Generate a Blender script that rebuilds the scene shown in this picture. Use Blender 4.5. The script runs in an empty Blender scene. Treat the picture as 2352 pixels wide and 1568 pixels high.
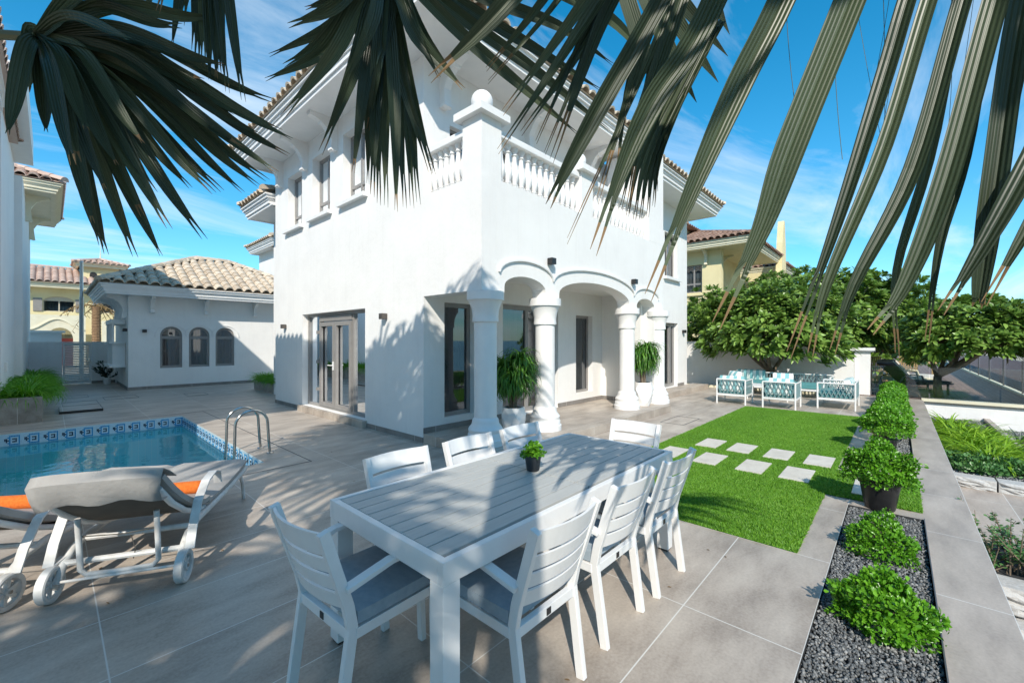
import bpy, bmesh, math, random
import numpy as np
from math import sin, cos, pi, radians, sqrt, atan2
from mathutils import Vector as V, Matrix
random.seed(7); rng = np.random.default_rng(7)
scene = bpy.context.scene
COL = scene.collection

# ------------------------------------------------------------------ camera model (used for camera placement)
CH = 1.6; CA = radians(42.43)
FW = V((cos(CA), sin(CA), 0)); RT = V((sin(CA), -cos(CA), 0)); UP = V((0, 0, 1)); EYE = V((0, 0, CH))
FPX = 1100 / 1.134
def at(u, v, D):            # direction from the photograph (2352 px wide) and distance -> a place in the garden
    return EYE + D * (FW + RT * ((u - 1176) / FPX) + UP * ((782.2 - v) / FPX))
def inview(p):
    q = p - EYE; D = q.dot(FW)
    if D < .05: return False
    return abs(q.dot(RT) / D) < 1.3 and abs(q.z / D) < .9

# ------------------------------------------------------------------ materials
def newmat(name):
    m = bpy.data.materials.new(name); m.use_nodes = True
    nt = m.node_tree; b = nt.nodes['Principled BSDF']
    return m, nt, b
def N(nt, t, **k):
    n = nt.nodes.new(t)
    for a, b in k.items(): setattr(n, a, b)
    return n
def ramp(nt, fac, stops):
    r = N(nt, 'ShaderNodeValToRGB'); e = r.color_ramp.elements
    e[0].position, e[0].color = stops[0][0], (*stops[0][1], 1)
    e[1].position, e[1].color = stops[-1][0], (*stops[-1][1], 1)
    for p, c in stops[1:-1]:
        x = e.new(p); x.color = (*c, 1)
    nt.links.new(fac, r.inputs[0]); return r.outputs[0]
def coords(nt, kind='Position', scale=(1, 1, 1), loc=(0, 0, 0)):
    if kind == 'Position': o = N(nt, 'ShaderNodeNewGeometry').outputs['Position']
    else: o = N(nt, 'ShaderNodeTexCoord').outputs[kind]
    m = N(nt, 'ShaderNodeMapping'); m.inputs['Scale'].default_value = scale; m.inputs['Location'].default_value = loc
    nt.links.new(o, m.inputs[0]); return m.outputs[0]
def noise(nt, vec, scale, detail=4, rough=.55):
    n = N(nt, 'ShaderNodeTexNoise'); n.inputs['Scale'].default_value = scale
    n.inputs['Detail'].default_value = detail; n.inputs['Roughness'].default_value = rough
    nt.links.new(vec, n.inputs['Vector']); return n.outputs[0]
def bump(nt, b, h, strength=.2, dist=.01):
    n = N(nt, 'ShaderNodeBump'); n.inputs['Strength'].default_value = strength; n.inputs['Distance'].default_value = dist
    nt.links.new(h, n.inputs['Height']); nt.links.new(n.outputs[0], b.inputs['Normal']); return n
def simple(name, c1, c2=None, rough=.6, scale=6, metal=0, bs=0, bd=.005, kind='Position', stretch=(1, 1, 1), spec=.5, sss=0):
    m, nt, b = newmat(name)
    b.inputs['Roughness'].default_value = rough; b.inputs['Metallic'].default_value = metal
    b.inputs['Specular IOR Level'].default_value = spec
    if c2 is None: c2 = tuple(x * .88 for x in c1)
    v = coords(nt, kind, stretch); n = noise(nt, v, scale)
    nt.links.new(ramp(nt, n, [(.3, c2), (.7, c1)]), b.inputs['Base Color'])
    if bs: bump(nt, b, noise(nt, v, scale * 6), bs, bd)
    return m
def plaster(name, c, c2):
    m, nt, b = newmat(name); b.inputs['Roughness'].default_value = .75; b.inputs['Specular IOR Level'].default_value = .25
    v = coords(nt); n = noise(nt, v, 1.3, 6, .65)
    c_ = ramp(nt, n, [(.3, c2), (.62, c)]); st = noise(nt, coords(nt, 'Position', (5, 5, .35)), 2.2, 6, .7)
    mu = N(nt, 'ShaderNodeMix', data_type='RGBA', blend_type='MULTIPLY'); mu.inputs[0].default_value = 1; nt.links.new(c_, mu.inputs[6]); nt.links.new(ramp(nt, st, [(.30, (.965, .963, .96)), (.5, (1, 1, 1))]), mu.inputs[7])
    nt.links.new(mu.outputs[2], b.inputs['Base Color'])
    n2 = noise(nt, v, 7, 6, .7); bump(nt, b, n2, .4, .014)
    return m
def leafmat(name, ca, cb, cc, scale=3, rough=.4, trans=.25, kind='Position'):
    m, nt, b = newmat(name); b.inputs['Roughness'].default_value = rough
    v = coords(nt, kind); n = noise(nt, v, scale, 3)
    isl = N(nt, 'ShaderNodeNewGeometry').outputs['Random Per Island']
    mx = N(nt, 'ShaderNodeMath', operation='MULTIPLY_ADD'); nt.links.new(isl, mx.inputs[0]); mx.inputs[1].default_value = .55
    mm = N(nt, 'ShaderNodeMath', operation='MULTIPLY'); nt.links.new(n, mm.inputs[0]); mm.inputs[1].default_value = .5
    nt.links.new(mm.outputs[0], mx.inputs[2])
    c = ramp(nt, mx.outputs[0], [(.2, ca), (.5, cb), (.8, cc)])
    nt.links.new(c, b.inputs['Base Color'])
    tr = N(nt, 'ShaderNodeBsdfTranslucent'); nt.links.new(c, tr.inputs[0])
    ms = N(nt, 'ShaderNodeMixShader'); ms.inputs[0].default_value = trans
    nt.links.new(b.outputs[0], ms.inputs[1]); nt.links.new(tr.outputs[0], ms.inputs[2])
    nt.links.new(ms.outputs[0], nt.nodes['Material Output'].inputs[0])
    return m
M = {}
M['white'] = plaster('white_plaster', (.87, .855, .83), (.815, .80, .78))
M['white_trim'] = simple('white_trim', (.87, .855, .835), (.81, .80, .785), .6, 4)
M['cream'] = plaster('cream_plaster', (.80, .70, .42), (.72, .62, .36))
M['cream_trim'] = simple('cream_trim', (.82, .76, .58), (.74, .68, .50), .6, 4)
M['white_metal'] = simple('white_coated_metal', (.83, .82, .80), (.79, .78, .765), .35, 12)
M['dirty_white'] = simple('weathered_white_paint', (.74, .74, .72), (.52, .50, .47), .5, 9, bs=.1)
M['grey_frame'] = simple('taupe_window_frame', (.30, .285, .27), (.26, .245, .235), .4, 8)
M['cream_frame'] = simple('cream_window_frame', (.55, .50, .40), (.5, .45, .36), .4, 8)
M['black'] = simple('black_plastic', (.022, .022, .024), (.013, .013, .014), .4, 20)
M['brown_box'] = simple('bronze_box', (.10, .085, .075), (.08, .07, .06), .4, 10)
M['darkpot'] = simple('charcoal_pot', (.035, .042, .05), (.025, .03, .036), .45, 20)
M['steel'] = simple('steel', (.62, .60, .56), (.5, .48, .45), .16, 10, metal=1)
M['pole'] = simple('galvanised', (.6, .6, .6), (.5, .5, .5), .35, 10, metal=.9)
M['cushion'] = simple('blue_grey_fabric', (.34, .40, .445), (.27, .335, .385), .9, 30, bs=.3, bd=.002, kind='Object')
M['taupe'] = simple('taupe_fabric', (.42, .40, .375), (.34, .32, .30), .9, 5, bs=.35, bd=.01, kind='Object')
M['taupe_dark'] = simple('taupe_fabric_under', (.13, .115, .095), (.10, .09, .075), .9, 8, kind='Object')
M['orange'] = simple('orange_towel', (.80, .20, .03), (.62, .13, .015), .95, 60, bs=.5, bd=.004, kind='Object')
M['teal'] = simple('teal_fabric', (.10, .30, .31), (.075, .25, .26), .9, 20, kind='Object')
M['rope'] = simple('teal_grey_rope', (.20, .30, .31), (.15, .24, .25), .85, 40, kind='Object')
M['soil'] = simple('orange_soil', (.42, .17, .06), (.22, .09, .035), .95, 20, bs=.5)
M['bark'] = simple('grey_bark', (.27, .21, .15), (.16, .12, .085), .9, 12, bs=.6, bd=.02)
M['palmbark'] = simple('palm_bark', (.40, .25, .13), (.20, .12, .07), .95, 14, bs=.8, bd=.03)
M['fibre'] = simple('palm_fibre', (.36, .24, .10), (.14, .09, .04), .95, 30, bs=.7, bd=.01, stretch=(1, 1, 4))
M['wicker'] = simple('wicker', (.55, .40, .2), (.4, .28, .13), .8, 40, bs=.4)
M['whitecloth'] = simple('white_sling', (.75, .72, .68), (.65, .62, .58), .8, 8)
M['darkcloth'] = simple('dark_sling', (.10, .10, .105), (.07, .07, .075), .8, 8)
M['rock'] = simple('pale_rock', (.55, .45, .32), (.36, .28, .19), .9, 7, bs=.8, bd=.05)
M['red'] = simple('dark_red_door', (.12, .02, .015), None, .4)
M['steelpost'] = simple('dark_steel', (.10, .10, .105), None, .4)
M['stone_white'] = simple('split_stone', (.56, .55, .53), (.40, .39, .375), .9, 30, bs=.5, bd=.008)
M['beach'] = simple('beach_sand', (.42, .36, .27), (.3, .26, .2), .95, .3)
M['land'] = simple('land', (.34, .31, .26), (.26, .24, .2), .95, .15)
M['curtain'] = simple('grey_curtain', (.30, .31, .32), (.22, .23, .24), .9, 3, stretch=(6, 6, .3))
M['dark'] = simple('dark_interior', (.03, .03, .032), None, .8)
M['far'] = simple('far_building', (.5, .45, .4), (.35, .3, .27), .8, .2)

def paving(name, c1, c2, c3, loc=(0, 0), bw=1.2, rh=.6, streak=(1.0, 2.3, 1), rough=.45, mortar=(.66, .64, .60), ms=.0035, vert=False):
    m, nt, b = newmat(name); b.inputs['Roughness'].default_value = rough
    p = coords(nt, 'Position', (1, 1, 1), (-loc[0], -loc[1], 0))
    br = N(nt, 'ShaderNodeTexBrick', offset=0.0, squash=1.0)
    br.inputs['Scale'].default_value = 1; br.inputs['Mortar Size'].default_value = ms; br.inputs['Mortar Smooth'].default_value = .1
    br.inputs['Brick Width'].default_value = bw; br.inputs['Row Height'].default_value = rh
    br.inputs['Color1'].default_value = (.88, .88, .88, 1); br.inputs['Color2'].default_value = (1.0, 1.0, 1.0, 1); br.inputs['Mortar'].default_value = (1, 1, 1, 1)
    if vert:
        sp = N(nt, 'ShaderNodeSeparateXYZ'); cb = N(nt, 'ShaderNodeCombineXYZ'); nt.links.new(p, sp.inputs[0])
        ad = N(nt, 'ShaderNodeMath', operation='ADD'); nt.links.new(sp.outputs[0], ad.inputs[0]); nt.links.new(sp.outputs[1], ad.inputs[1])
        nt.links.new(ad.outputs[0], cb.inputs[0]); nt.links.new(sp.outputs[2], cb.inputs[1]); p = cb.outputs[0]
    nt.links.new(p, br.inputs[0])
    s = noise(nt, coords(nt, 'Position', streak), 1.5, 8, .62)
    s2 = noise(nt, coords(nt, 'Position'), 60, 3, .6)
    ad = N(nt, 'ShaderNodeMath', operation='MULTIPLY_ADD'); nt.links.new(s2, ad.inputs[0]); ad.inputs[1].default_value = .35; nt.links.new(s, ad.inputs[2])
    col = ramp(nt, ad.outputs[0], [(.48, c2), (.66, c3), (.85, c1)])
    mu = N(nt, 'ShaderNodeMix', data_type='RGBA', blend_type='MULTIPLY'); mu.inputs[0].default_value = 1
    nt.links.new(col, mu.inputs[6]); nt.links.new(br.outputs[0], mu.inputs[7])
    mm = N(nt, 'ShaderNodeMix', data_type='RGBA'); nt.links.new(br.outputs[1], mm.inputs[0]); nt.links.new(mu.outputs[2], mm.inputs[6]); mm.inputs[7].default_value = (*mortar, 1)
    nt.links.new(mm.outputs[2], b.inputs['Base Color'])
    bump(nt, b, s2, .08, .003)
    return m
PV1, PV2, PV3 = (.57, .50, .425), (.31, .26, .215), (.45, .385, .325)
M['paving'] = paving('porcelain_paving', PV1, PV2, PV3, (.19, .36))
M['path'] = paving('path_paving', (.56, .48, .41), (.36, .30, .255), (.46, .39, .33), (.19, -.5), streak=(1, 3, 1))
M['stonetile'] = paving('stepping_stone', (.74, .69, .60), (.58, .53, .45), (.66, .61, .53), (-50, -50), 100, 100, streak=(3, 3, 1), rough=.7)
M['planter'] = paving('planter_tile', (.42, .385, .34), (.22, .20, .17), (.32, .29, .25), (.0, .0), 1.2, .6, streak=(3, 3, 3), vert=True)
M['skirt'] = paving('skirting_tile', (.30, .28, .26), (.20, .185, .17), (.25, .23, .215), (0, 0), 1.2, 5, streak=(3, 3, 3), vert=True)
M['deck'] = paving('composite_deck', (.33, .225, .19), (.20, .135, .115), (.265, .18, .155), (0, 0), 4.0, .14, mortar=(.05, .04, .035), ms=.004, streak=(1, 12, 1), rough=.65)

def tilemat(name, c1, c2, c3):
    m, nt, b = newmat(name); b.inputs['Roughness'].default_value = .85
    isl = N(nt, 'ShaderNodeNewGeometry').outputs['Random Per Island']
    n = noise(nt, coords(nt), 5, 5, .65)
    ad = N(nt, 'ShaderNodeMath', operation='MULTIPLY_ADD'); nt.links.new(isl, ad.inputs[0]); ad.inputs[1].default_value = .45
    mm = N(nt, 'ShaderNodeMath', operation='MULTIPLY'); nt.links.new(n, mm.inputs[0]); mm.inputs[1].default_value = .6; nt.links.new(mm.outputs[0], ad.inputs[2])
    nt.links.new(ramp(nt, ad.outputs[0], [(.2, c2), (.5, c3), (.8, c1)]), b.inputs['Base Color'])
    bump(nt, b, noise(nt, coords(nt), 60, 4), .3, .006)
    return m
M['tile'] = tilemat('sand_roof_tile', (.68, .575, .45), (.42, .335, .25), (.57, .475, .365))
M['tile_brown'] = tilemat('brown_roof_tile', (.38, .25, .19), (.24, .14, .10), (.30, .19, .14))
M['tile_pink'] = tilemat('pink_roof_tile', (.62, .46, .38), (.42, .29, .23), (.52, .38, .31))

def glass(name, tint, refl_min=.12, tr=.75):
    m, nt, b = newmat(name); nt.nodes.remove(b)
    t = N(nt, 'ShaderNodeBsdfTransparent'); t.inputs[0].default_value = (*tint, 1)
    g = N(nt, 'ShaderNodeBsdfGlossy'); g.inputs['Roughness'].default_value = .01; g.inputs[0].default_value = (.9, .95, 1, 1)
    lw = N(nt, 'ShaderNodeFresnel'); lw.inputs[0].default_value = 1.5
    mp = N(nt, 'ShaderNodeMapRange'); mp.inputs[1].default_value = 0; mp.inputs[2].default_value = 1; mp.inputs[3].default_value = refl_min; mp.inputs[4].default_value = 1
    nt.links.new(lw.outputs[0], mp.inputs[0])
    ms = N(nt, 'ShaderNodeMixShader'); nt.links.new(mp.outputs[0], ms.inputs[0]); nt.links.new(t.outputs[0], ms.inputs[1]); nt.links.new(g.outputs[0], ms.inputs[2])
    nt.links.new(ms.outputs[0], nt.nodes['Material Output'].inputs[0]); return m
M['pane'] = glass('dark_window_glass', (.42, .46, .50), .12)
M['clearglass'] = glass('clear_glass', (.93, .95, .94), .02)
def watermat():
    m, nt, b = newmat('pool_water'); nt.nodes.remove(b)
    t = N(nt, 'ShaderNodeBsdfTransparent'); t.inputs[0].default_value = (.42, .94, 1, 1)
    g = N(nt, 'ShaderNodeBsdfGlossy'); g.inputs['Roughness'].default_value = .02
    f = N(nt, 'ShaderNodeFresnel'); f.inputs[0].default_value = 1.33
    bm = N(nt, 'ShaderNodeBump'); bm.inputs['Strength'].default_value = .16; bm.inputs['Distance'].default_value = .03
    nt.links.new(noise(nt, coords(nt), 3.5, 2), bm.inputs['Height'])
    nt.links.new(bm.outputs[0], g.inputs['Normal']); nt.links.new(bm.outputs[0], f.inputs['Normal'])
    ms = N(nt, 'ShaderNodeMixShader'); nt.links.new(f.outputs[0], ms.inputs[0]); nt.links.new(t.outputs[0], ms.inputs[1]); nt.links.new(g.outputs[0], ms.inputs[2])
    nt.links.new(ms.outputs[0], nt.nodes['Material Output'].inputs[0]); return m
M['water'] = watermat()
def seamat():
    m, nt, b = newmat('sea_water'); b.inputs['Base Color'].default_value = (.05, .13, .17, 1); b.inputs['Roughness'].default_value = .25
    bump(nt, b, noise(nt, coords(nt), .6, 4), .4, .3); return m
M['sea'] = seamat()
def pooltile():
    m, nt, b = newmat('pool_tile'); b.inputs['Roughness'].default_value = .25
    br = N(nt, 'ShaderNodeTexBrick', offset=0.0); br.inputs['Scale'].default_value = 1
    br.inputs['Brick Width'].default_value = .1; br.inputs['Row Height'].default_value = .1; br.inputs['Mortar Size'].default_value = .004
    br.inputs['Color1'].default_value = (.55, .95, 1, 1); br.inputs['Color2'].default_value = (.60, .98, 1, 1); br.inputs['Mortar'].default_value = (.85, 1, 1, 1)
    nt.links.new(coords(nt), br.inputs[0]); nt.links.new(br.outputs[0], b.inputs['Base Color']); return m
M['pooltile'] = pooltile()
M['mosaic_white'] = simple('mosaic_white', (.62, .74, .80), (.50, .64, .72), .2, 40)
M['mosaic_blue'] = simple('mosaic_blue', (.03, .34, .66), (.02, .24, .52), .2, 40)
M['mosaic_navy'] = simple('mosaic_navy', (.01, .02, .07), (.01, .015, .04), .2, 40)
def stripemat(name, ca, cb, period, axis=0):
    m, nt, b = newmat(name); b.inputs['Roughness'].default_value = .9
    s = N(nt, 'ShaderNodeSeparateXYZ'); nt.links.new(coords(nt, 'Object'), s.inputs[0])
    mo = N(nt, 'ShaderNodeMath', operation='PINGPONG'); nt.links.new(s.outputs[axis], mo.inputs[0]); mo.inputs[1].default_value = period
    nt.links.new(ramp(nt, mo.outputs[0], [(period * .46, ca), (period * .54, cb)]), b.inputs['Base Color']); return m
M['stripe'] = stripemat('teal_white_stripe', (.80, .80, .76), (.22, .47, .49), .085)
M['stripe_y'] = stripemat('teal_white_stripe_b', (.80, .80, .76), (.22, .47, .49), .085, 1)
M['tabletop'] = simple('grey_table_slat', (.50, .50, .475), (.43, .43, .41), .5, 4, bs=.1, stretch=(1, 14, 1))
def gravelmat():
    m, nt, b = newmat('dark_gravel'); b.inputs['Roughness'].default_value = .8
    isl = N(nt, 'ShaderNodeNewGeometry').outputs['Random Per Island']
    nt.links.new(ramp(nt, isl, [(.1, (.09, .096, .10)), (.6, (.17, .18, .185)), (.97, (.33, .33, .32))]), b.inputs['Base Color']); return m
M['gravel'] = gravelmat()
M['gravelbase'] = simple('gravel_bed_base', (.04, .042, .045), None, .9, 40)
M['turfbase'] = simple('turf_backing', (.08, .25, .015), (.05, .17, .01), .9, 30)
M['turf'] = leafmat('turf_blade', (.085, .23, .014), (.14, .34, .022), (.23, .45, .04), 1.1, .55, .3)
M['palmleaf'] = leafmat('palm_leaf', (.038, .058, .028), (.064, .090, .043), (.11, .145, .072), 2.5, .4, .18)
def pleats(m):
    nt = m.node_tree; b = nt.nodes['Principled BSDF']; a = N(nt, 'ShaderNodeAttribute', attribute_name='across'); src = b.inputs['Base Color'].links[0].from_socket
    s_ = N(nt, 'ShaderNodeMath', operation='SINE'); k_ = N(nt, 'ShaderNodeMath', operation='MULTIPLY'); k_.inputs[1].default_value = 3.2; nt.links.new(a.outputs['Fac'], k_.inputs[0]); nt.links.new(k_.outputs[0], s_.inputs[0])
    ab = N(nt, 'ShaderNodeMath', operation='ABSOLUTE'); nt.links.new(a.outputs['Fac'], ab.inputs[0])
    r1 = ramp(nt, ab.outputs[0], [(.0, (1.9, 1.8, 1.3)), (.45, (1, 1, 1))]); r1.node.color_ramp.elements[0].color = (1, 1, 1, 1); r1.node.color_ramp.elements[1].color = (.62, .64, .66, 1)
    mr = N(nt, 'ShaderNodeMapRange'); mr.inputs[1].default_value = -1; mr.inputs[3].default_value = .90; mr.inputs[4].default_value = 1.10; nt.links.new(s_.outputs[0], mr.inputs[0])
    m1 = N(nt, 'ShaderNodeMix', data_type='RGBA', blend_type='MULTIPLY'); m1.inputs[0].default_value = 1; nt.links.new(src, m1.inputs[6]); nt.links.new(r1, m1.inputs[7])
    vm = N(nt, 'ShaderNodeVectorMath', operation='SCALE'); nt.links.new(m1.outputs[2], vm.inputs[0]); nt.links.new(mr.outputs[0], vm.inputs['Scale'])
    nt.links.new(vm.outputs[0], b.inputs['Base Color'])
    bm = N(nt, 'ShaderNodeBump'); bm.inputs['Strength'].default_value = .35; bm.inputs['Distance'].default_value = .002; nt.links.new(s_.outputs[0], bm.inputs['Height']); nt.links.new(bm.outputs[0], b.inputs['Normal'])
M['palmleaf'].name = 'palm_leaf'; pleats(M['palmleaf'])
M['palmbrown'] = simple('palm_leaf_tip', (.25, .16, .075), (.17, .105, .05), .8, 10)
M['petiole'] = simple('petiole', (.16, .17, .08), (.11, .11, .05), .5, 6)
M['bush'] = leafmat('shrub_leaf', (.06, .19, .010), (.115, .33, .018), (.20, .46, .035), 6, .3, .25)
M['frangi'] = leafmat('frangipani_leaf', (.075, .145, .022), (.15, .265, .045), (.30, .46, .10), 1.2, .3, .2)
M['dracaena'] = leafmat('dracaena_leaf', (.035, .12, .015), (.08, .22, .025), (.15, .33, .04), 3, .35, .25)
M['lily'] = leafmat('daylily_leaf', (.14, .30, .012), (.24, .44, .02), (.38, .58, .05), 4, .4, .3)
M['grasspl'] = leafmat('planter_grass_leaf', (.08, .26, .012), (.15, .42, .02), (.26, .55, .03), 4, .4, .3)
M['darkplant'] = leafmat('dark_plant_leaf', (.008, .02, .006), (.012, .03, .009), (.02, .045, .012), 4, .3, .1)
M['succulent'] = leafmat('succulent_leaf', (.05, .15, .04), (.09, .22, .06), (.14, .30, .09), 8, .35, .2)
M['agave'] = leafmat('agave_leaf', (.05, .07, .07), (.08, .10, .10), (.12, .14, .14), 4, .4, .05)
M['flower'] = simple('white_petal', (.8, .78, .72), None, .6)

# ------------------------------------------------------------------ mesh builder
class MB:
    def __init__(s): s.v = []; s.f = []; s.m = []
    def add(s, vs, fs, mi=0):
        o = len(s.v); s.v += [tuple(p) for p in vs]; s.f += [tuple(i + o for i in f) for f in fs]; s.m += [mi] * len(fs)
    def box(s, x0, y0, z0, x1, y1, z1, mi=0):
        if x0 > x1: x0, x1 = x1, x0
        if y0 > y1: y0, y1 = y1, y0
        if z0 > z1: z0, z1 = z1, z0
        s.add([(x0, y0, z0), (x1, y0, z0), (x1, y1, z0), (x0, y1, z0), (x0, y0, z1), (x1, y0, z1), (x1, y1, z1), (x0, y1, z1)],
              [(0, 3, 2, 1), (4, 5, 6, 7), (0, 1, 5, 4), (1, 2, 6, 5), (2, 3, 7, 6), (3, 0, 4, 7)], mi)
    def bar(s, p, q, w, h, up=(0, 0, 1), mi=0):
        p = V(p); q = V(q); t = (q - p).normalized(); u = V(up); a = t.cross(u)
        if a.length < 1e-4: a = t.cross(V((1, 0, 0)))
        a.normalize(); b = a.cross(t).normalized(); a *= w / 2; b *= h / 2
        s.add([p - a - b, p + a - b, p + a + b, p - a + b, q - a - b, q + a - b, q + a + b, q - a + b],
              [(0, 1, 2, 3), (7, 6, 5, 4), (0, 4, 5, 1), (1, 5, 6, 2), (2, 6, 7, 3), (3, 7, 4, 0)], mi)
    def strip(s, pts, w, h, up=(0, 0, 1), mi=0):       # rectangular section swept along pts
        P = [V(p) for p in pts]; n = len(P); vs = []
        for i in range(n):
            t = (P[min(i + 1, n - 1)] - P[max(i - 1, 0)]).normalized(); a = t.cross(V(up[i] if isinstance(up, list) else up))
            if a.length < 1e-4: a = V((1, 0, 0))
            a.normalize(); b = a.cross(t).normalized()
            ww = w[i] if isinstance(w, list) else w
            vs += [P[i] - a * ww / 2 - b * h / 2, P[i] + a * ww / 2 - b * h / 2, P[i] + a * ww / 2 + b * h / 2, P[i] - a * ww / 2 + b * h / 2]
        fs = [(0, 1, 2, 3), (4 * n - 1, 4 * n - 2, 4 * n - 3, 4 * n - 4)]
        for i in range(n - 1):
            o = 4 * i
            for k in range(4): fs.append((o + k, o + 4 + k, o + 4 + (k + 1) % 4, o + (k + 1) % 4))
        s.add(vs, fs, mi)
    def tube(s, pts, r, seg=10, mi=0, cap=True):
        P = [V(p) for p in pts]; n = len(P); vs = []; a = None
        for i in range(n):
            t = (P[min(i + 1, n - 1)] - P[max(i - 1, 0)]).normalized()
            if a is None:
                a = t.cross(V((0, 0, 1)))
                if a.length < .05: a = t.cross(V((1, 0, 0)))
            a = (a - t * a.dot(t)).normalized(); b = t.cross(a)
            rr = r[i] if isinstance(r, (list, tuple)) else r
            for k in range(seg):
                g = 2 * pi * k / seg; vs.append(P[i] + (a * cos(g) + b * sin(g)) * rr)
        fs = []
        for i in range(n - 1):
            for k in range(seg):
                fs.append((i * seg + k, i * seg + (k + 1) % seg, (i + 1) * seg + (k + 1) % seg, (i + 1) * seg + k))
        if cap: fs += [tuple(range(seg))[::-1], tuple((n - 1) * seg + k for k in range(seg))]
        s.add(vs, fs, mi)
    def lathe(s, prof, c=(0, 0, 0), seg=20, mi=0, off=0):
        vs = []; n = len(prof)
        for r, z in prof:
            for k in range(seg):
                g = 2 * pi * (k + off) / seg; vs.append((c[0] + r * cos(g), c[1] + r * sin(g), c[2] + z))
        fs = [(i * seg + k, i * seg + (k + 1) % seg, (i + 1) * seg + (k + 1) % seg, (i + 1) * seg + k) for i in range(n - 1) for k in range(seg)]
        fs += [tuple(range(seg))[::-1], tuple((n - 1) * seg + k for k in range(seg))]
        s.add(vs, fs, mi)
    def prism(s, poly, fn, t0, t1, mi=0):              # poly 2d, fn(a,b,t)->xyz
        n = len(poly)
        vs = [fn(a, b, t0) for a, b in poly] + [fn(a, b, t1) for a, b in poly]
        fs = [tuple(range(n)), tuple(range(n, 2 * n))[::-1]] + [(i, i + n, (i + 1) % n + n, (i + 1) % n) for i in range(n)]
        s.add(vs, fs, mi)
    def quad(s, a, b, c, d, mi=0): s.add([a, b, c, d], [(0, 1, 2, 3)], mi)
    def build(s, name, mats, parent=None, org=None, smooth=False, bev=0, recalc=True):
        if not isinstance(mats, (list, tuple)): mats = [mats]
        me = bpy.data.meshes.new(name)
        vs = s.v
        if org is None and parent is not None and parent.get('_w'): org = parent['_w']
        if org is not None: vs = [(x - org[0], y - org[1], z - org[2]) for x, y, z in vs]
        me.from_pydata(vs, [], s.f)
        for m in mats: me.materials.append(m)
        if len(mats) > 1: me.polygons.foreach_set('material_index', s.m)
        if recalc and len(s.f) < 60000:
            bm = bmesh.new(); bm.from_mesh(me); bmesh.ops.recalc_face_normals(bm, faces=bm.faces); bm.to_mesh(me); bm.free()
        if smooth:
            me.polygons.foreach_set('use_smooth', [True] * len(me.polygons))
            try: me.set_sharp_from_angle(angle=radians(38))
            except Exception: pass
        me.update()
        o = bpy.data.objects.new(name, me); COL.objects.link(o)
        if parent is not None: o.parent = parent
        if bev:
            b = o.modifiers.new('bevel', 'BEVEL'); b.width = bev; b.segments = 2; b.limit_method = 'ANGLE'; b.angle_limit = radians(40); b.harden_normals = False
        return o
def wallmesh(outline, holes, fn, thick):
    """flat wall with openings: outline / holes are 2d loops, fn(a,b,t)->xyz with t depth"""
    bm = bmesh.new(); loops = [outline] + holes; es = []
    for L in loops:
        vs = [bm.verts.new((a, b, 0)) for a, b in L]
        es += [bm.edges.new((vs[i], vs[(i + 1) % len(vs)])) for i in range(len(vs))]
    bmesh.ops.triangle_fill(bm, use_beauty=True, use_dissolve=False, edges=es)
    mb = MB(); bm.verts.index_update()
    P = [(v.co.x, v.co.y) for v in bm.verts]; n = len(P)
    fs = [tuple(v.index for v in f.verts) for f in bm.faces]
    vs = [fn(a, b, 0) for a, b in P] + [fn(a, b, thick) for a, b in P]
    F = [f for f in fs] + [tuple(i + n for i in f[::-1]) for f in fs]
    o = 0
    for L in loops:
        k = len(L); F += [(o + i, o + (i + 1) % k, o + (i + 1) % k + n, o + i + n) for i in range(k)]; o += k
    bm.free(); mb.add(vs, F); return mb
def rect(a0, b0, a1, b1): return [(a0, b0), (a1, b0), (a1, b1), (a0, b1)]
def arcpts(cx, cz, rx, rz, n=14, a0=0, a1=pi): return [(cx + rx * cos(a0 + (a1 - a0) * i / n), cz + rz * sin(a0 + (a1 - a0) * i / n)) for i in range(n + 1)]
def thing(name, label, cat, loc=(0, 0, 0), rz=0, group=None, world=False):
    o = bpy.data.objects.new(name, None); COL.objects.link(o); o.empty_display_size = .2
    o.location = loc; o.rotation_euler = (0, 0, rz); o['label'] = label; o['category'] = cat
    if group: o['group'] = group
    if world: WORG[o.name] = tuple(loc)
    return o
WORG = {}
_b = MB.build
def build2(s, name, mats, parent=None, org=None, **k):
    if org is None and parent is not None:
        q = parent
        while q is not None and q.name not in WORG: q = q.parent
        if q is not None: org = WORG[q.name]
    return _b(s, name, mats, parent, org, **k)
MB.build = build2
def tag(o, label, cat, group=None):
    o['label'] = label; o['category'] = cat
    if group: o['group'] = group
    return o
def kind(o, k): o['kind'] = k; return o
def copytree(o, parent=None):
    c = o.copy(); COL.objects.link(c)
    if parent is not None: c.parent = parent
    for ch in list(o.children): copytree(ch, c)
    return c
def npmesh(name, vs, fs, mats, parent=None, org=None, mi=None, smooth=False):
    """vs (n,3) fs (m,k) numpy"""
    if org is None and parent is not None:
        q = parent
        while q is not None and q.name not in WORG: q = q.parent
        if q is not None: org = WORG[q.name]
    if org is not None: vs = vs - np.array(org)
    me = bpy.data.meshes.new(name); n, m, k = len(vs), len(fs), fs.shape[1]
    me.vertices.add(n); me.vertices.foreach_set('co', vs.astype(np.float32).ravel())
    me.loops.add(m * k); me.loops.foreach_set('vertex_index', fs.astype(np.int32).ravel())
    me.polygons.add(m); me.polygons.foreach_set('loop_start', np.arange(0, m * k, k, dtype=np.int32))
    if not isinstance(mats, (list, tuple)): mats = [mats]
    for x in mats: me.materials.append(x)
    if mi is not None: me.polygons.foreach_set('material_index', mi.astype(np.int32))
    if smooth: me.polygons.foreach_set('use_smooth', np.ones(m, bool))
    me.update(calc_edges=True); me.validate()
    o = bpy.data.objects.new(name, me); COL.objects.link(o)
    if parent is not None: o.parent = parent
    return o
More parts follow.
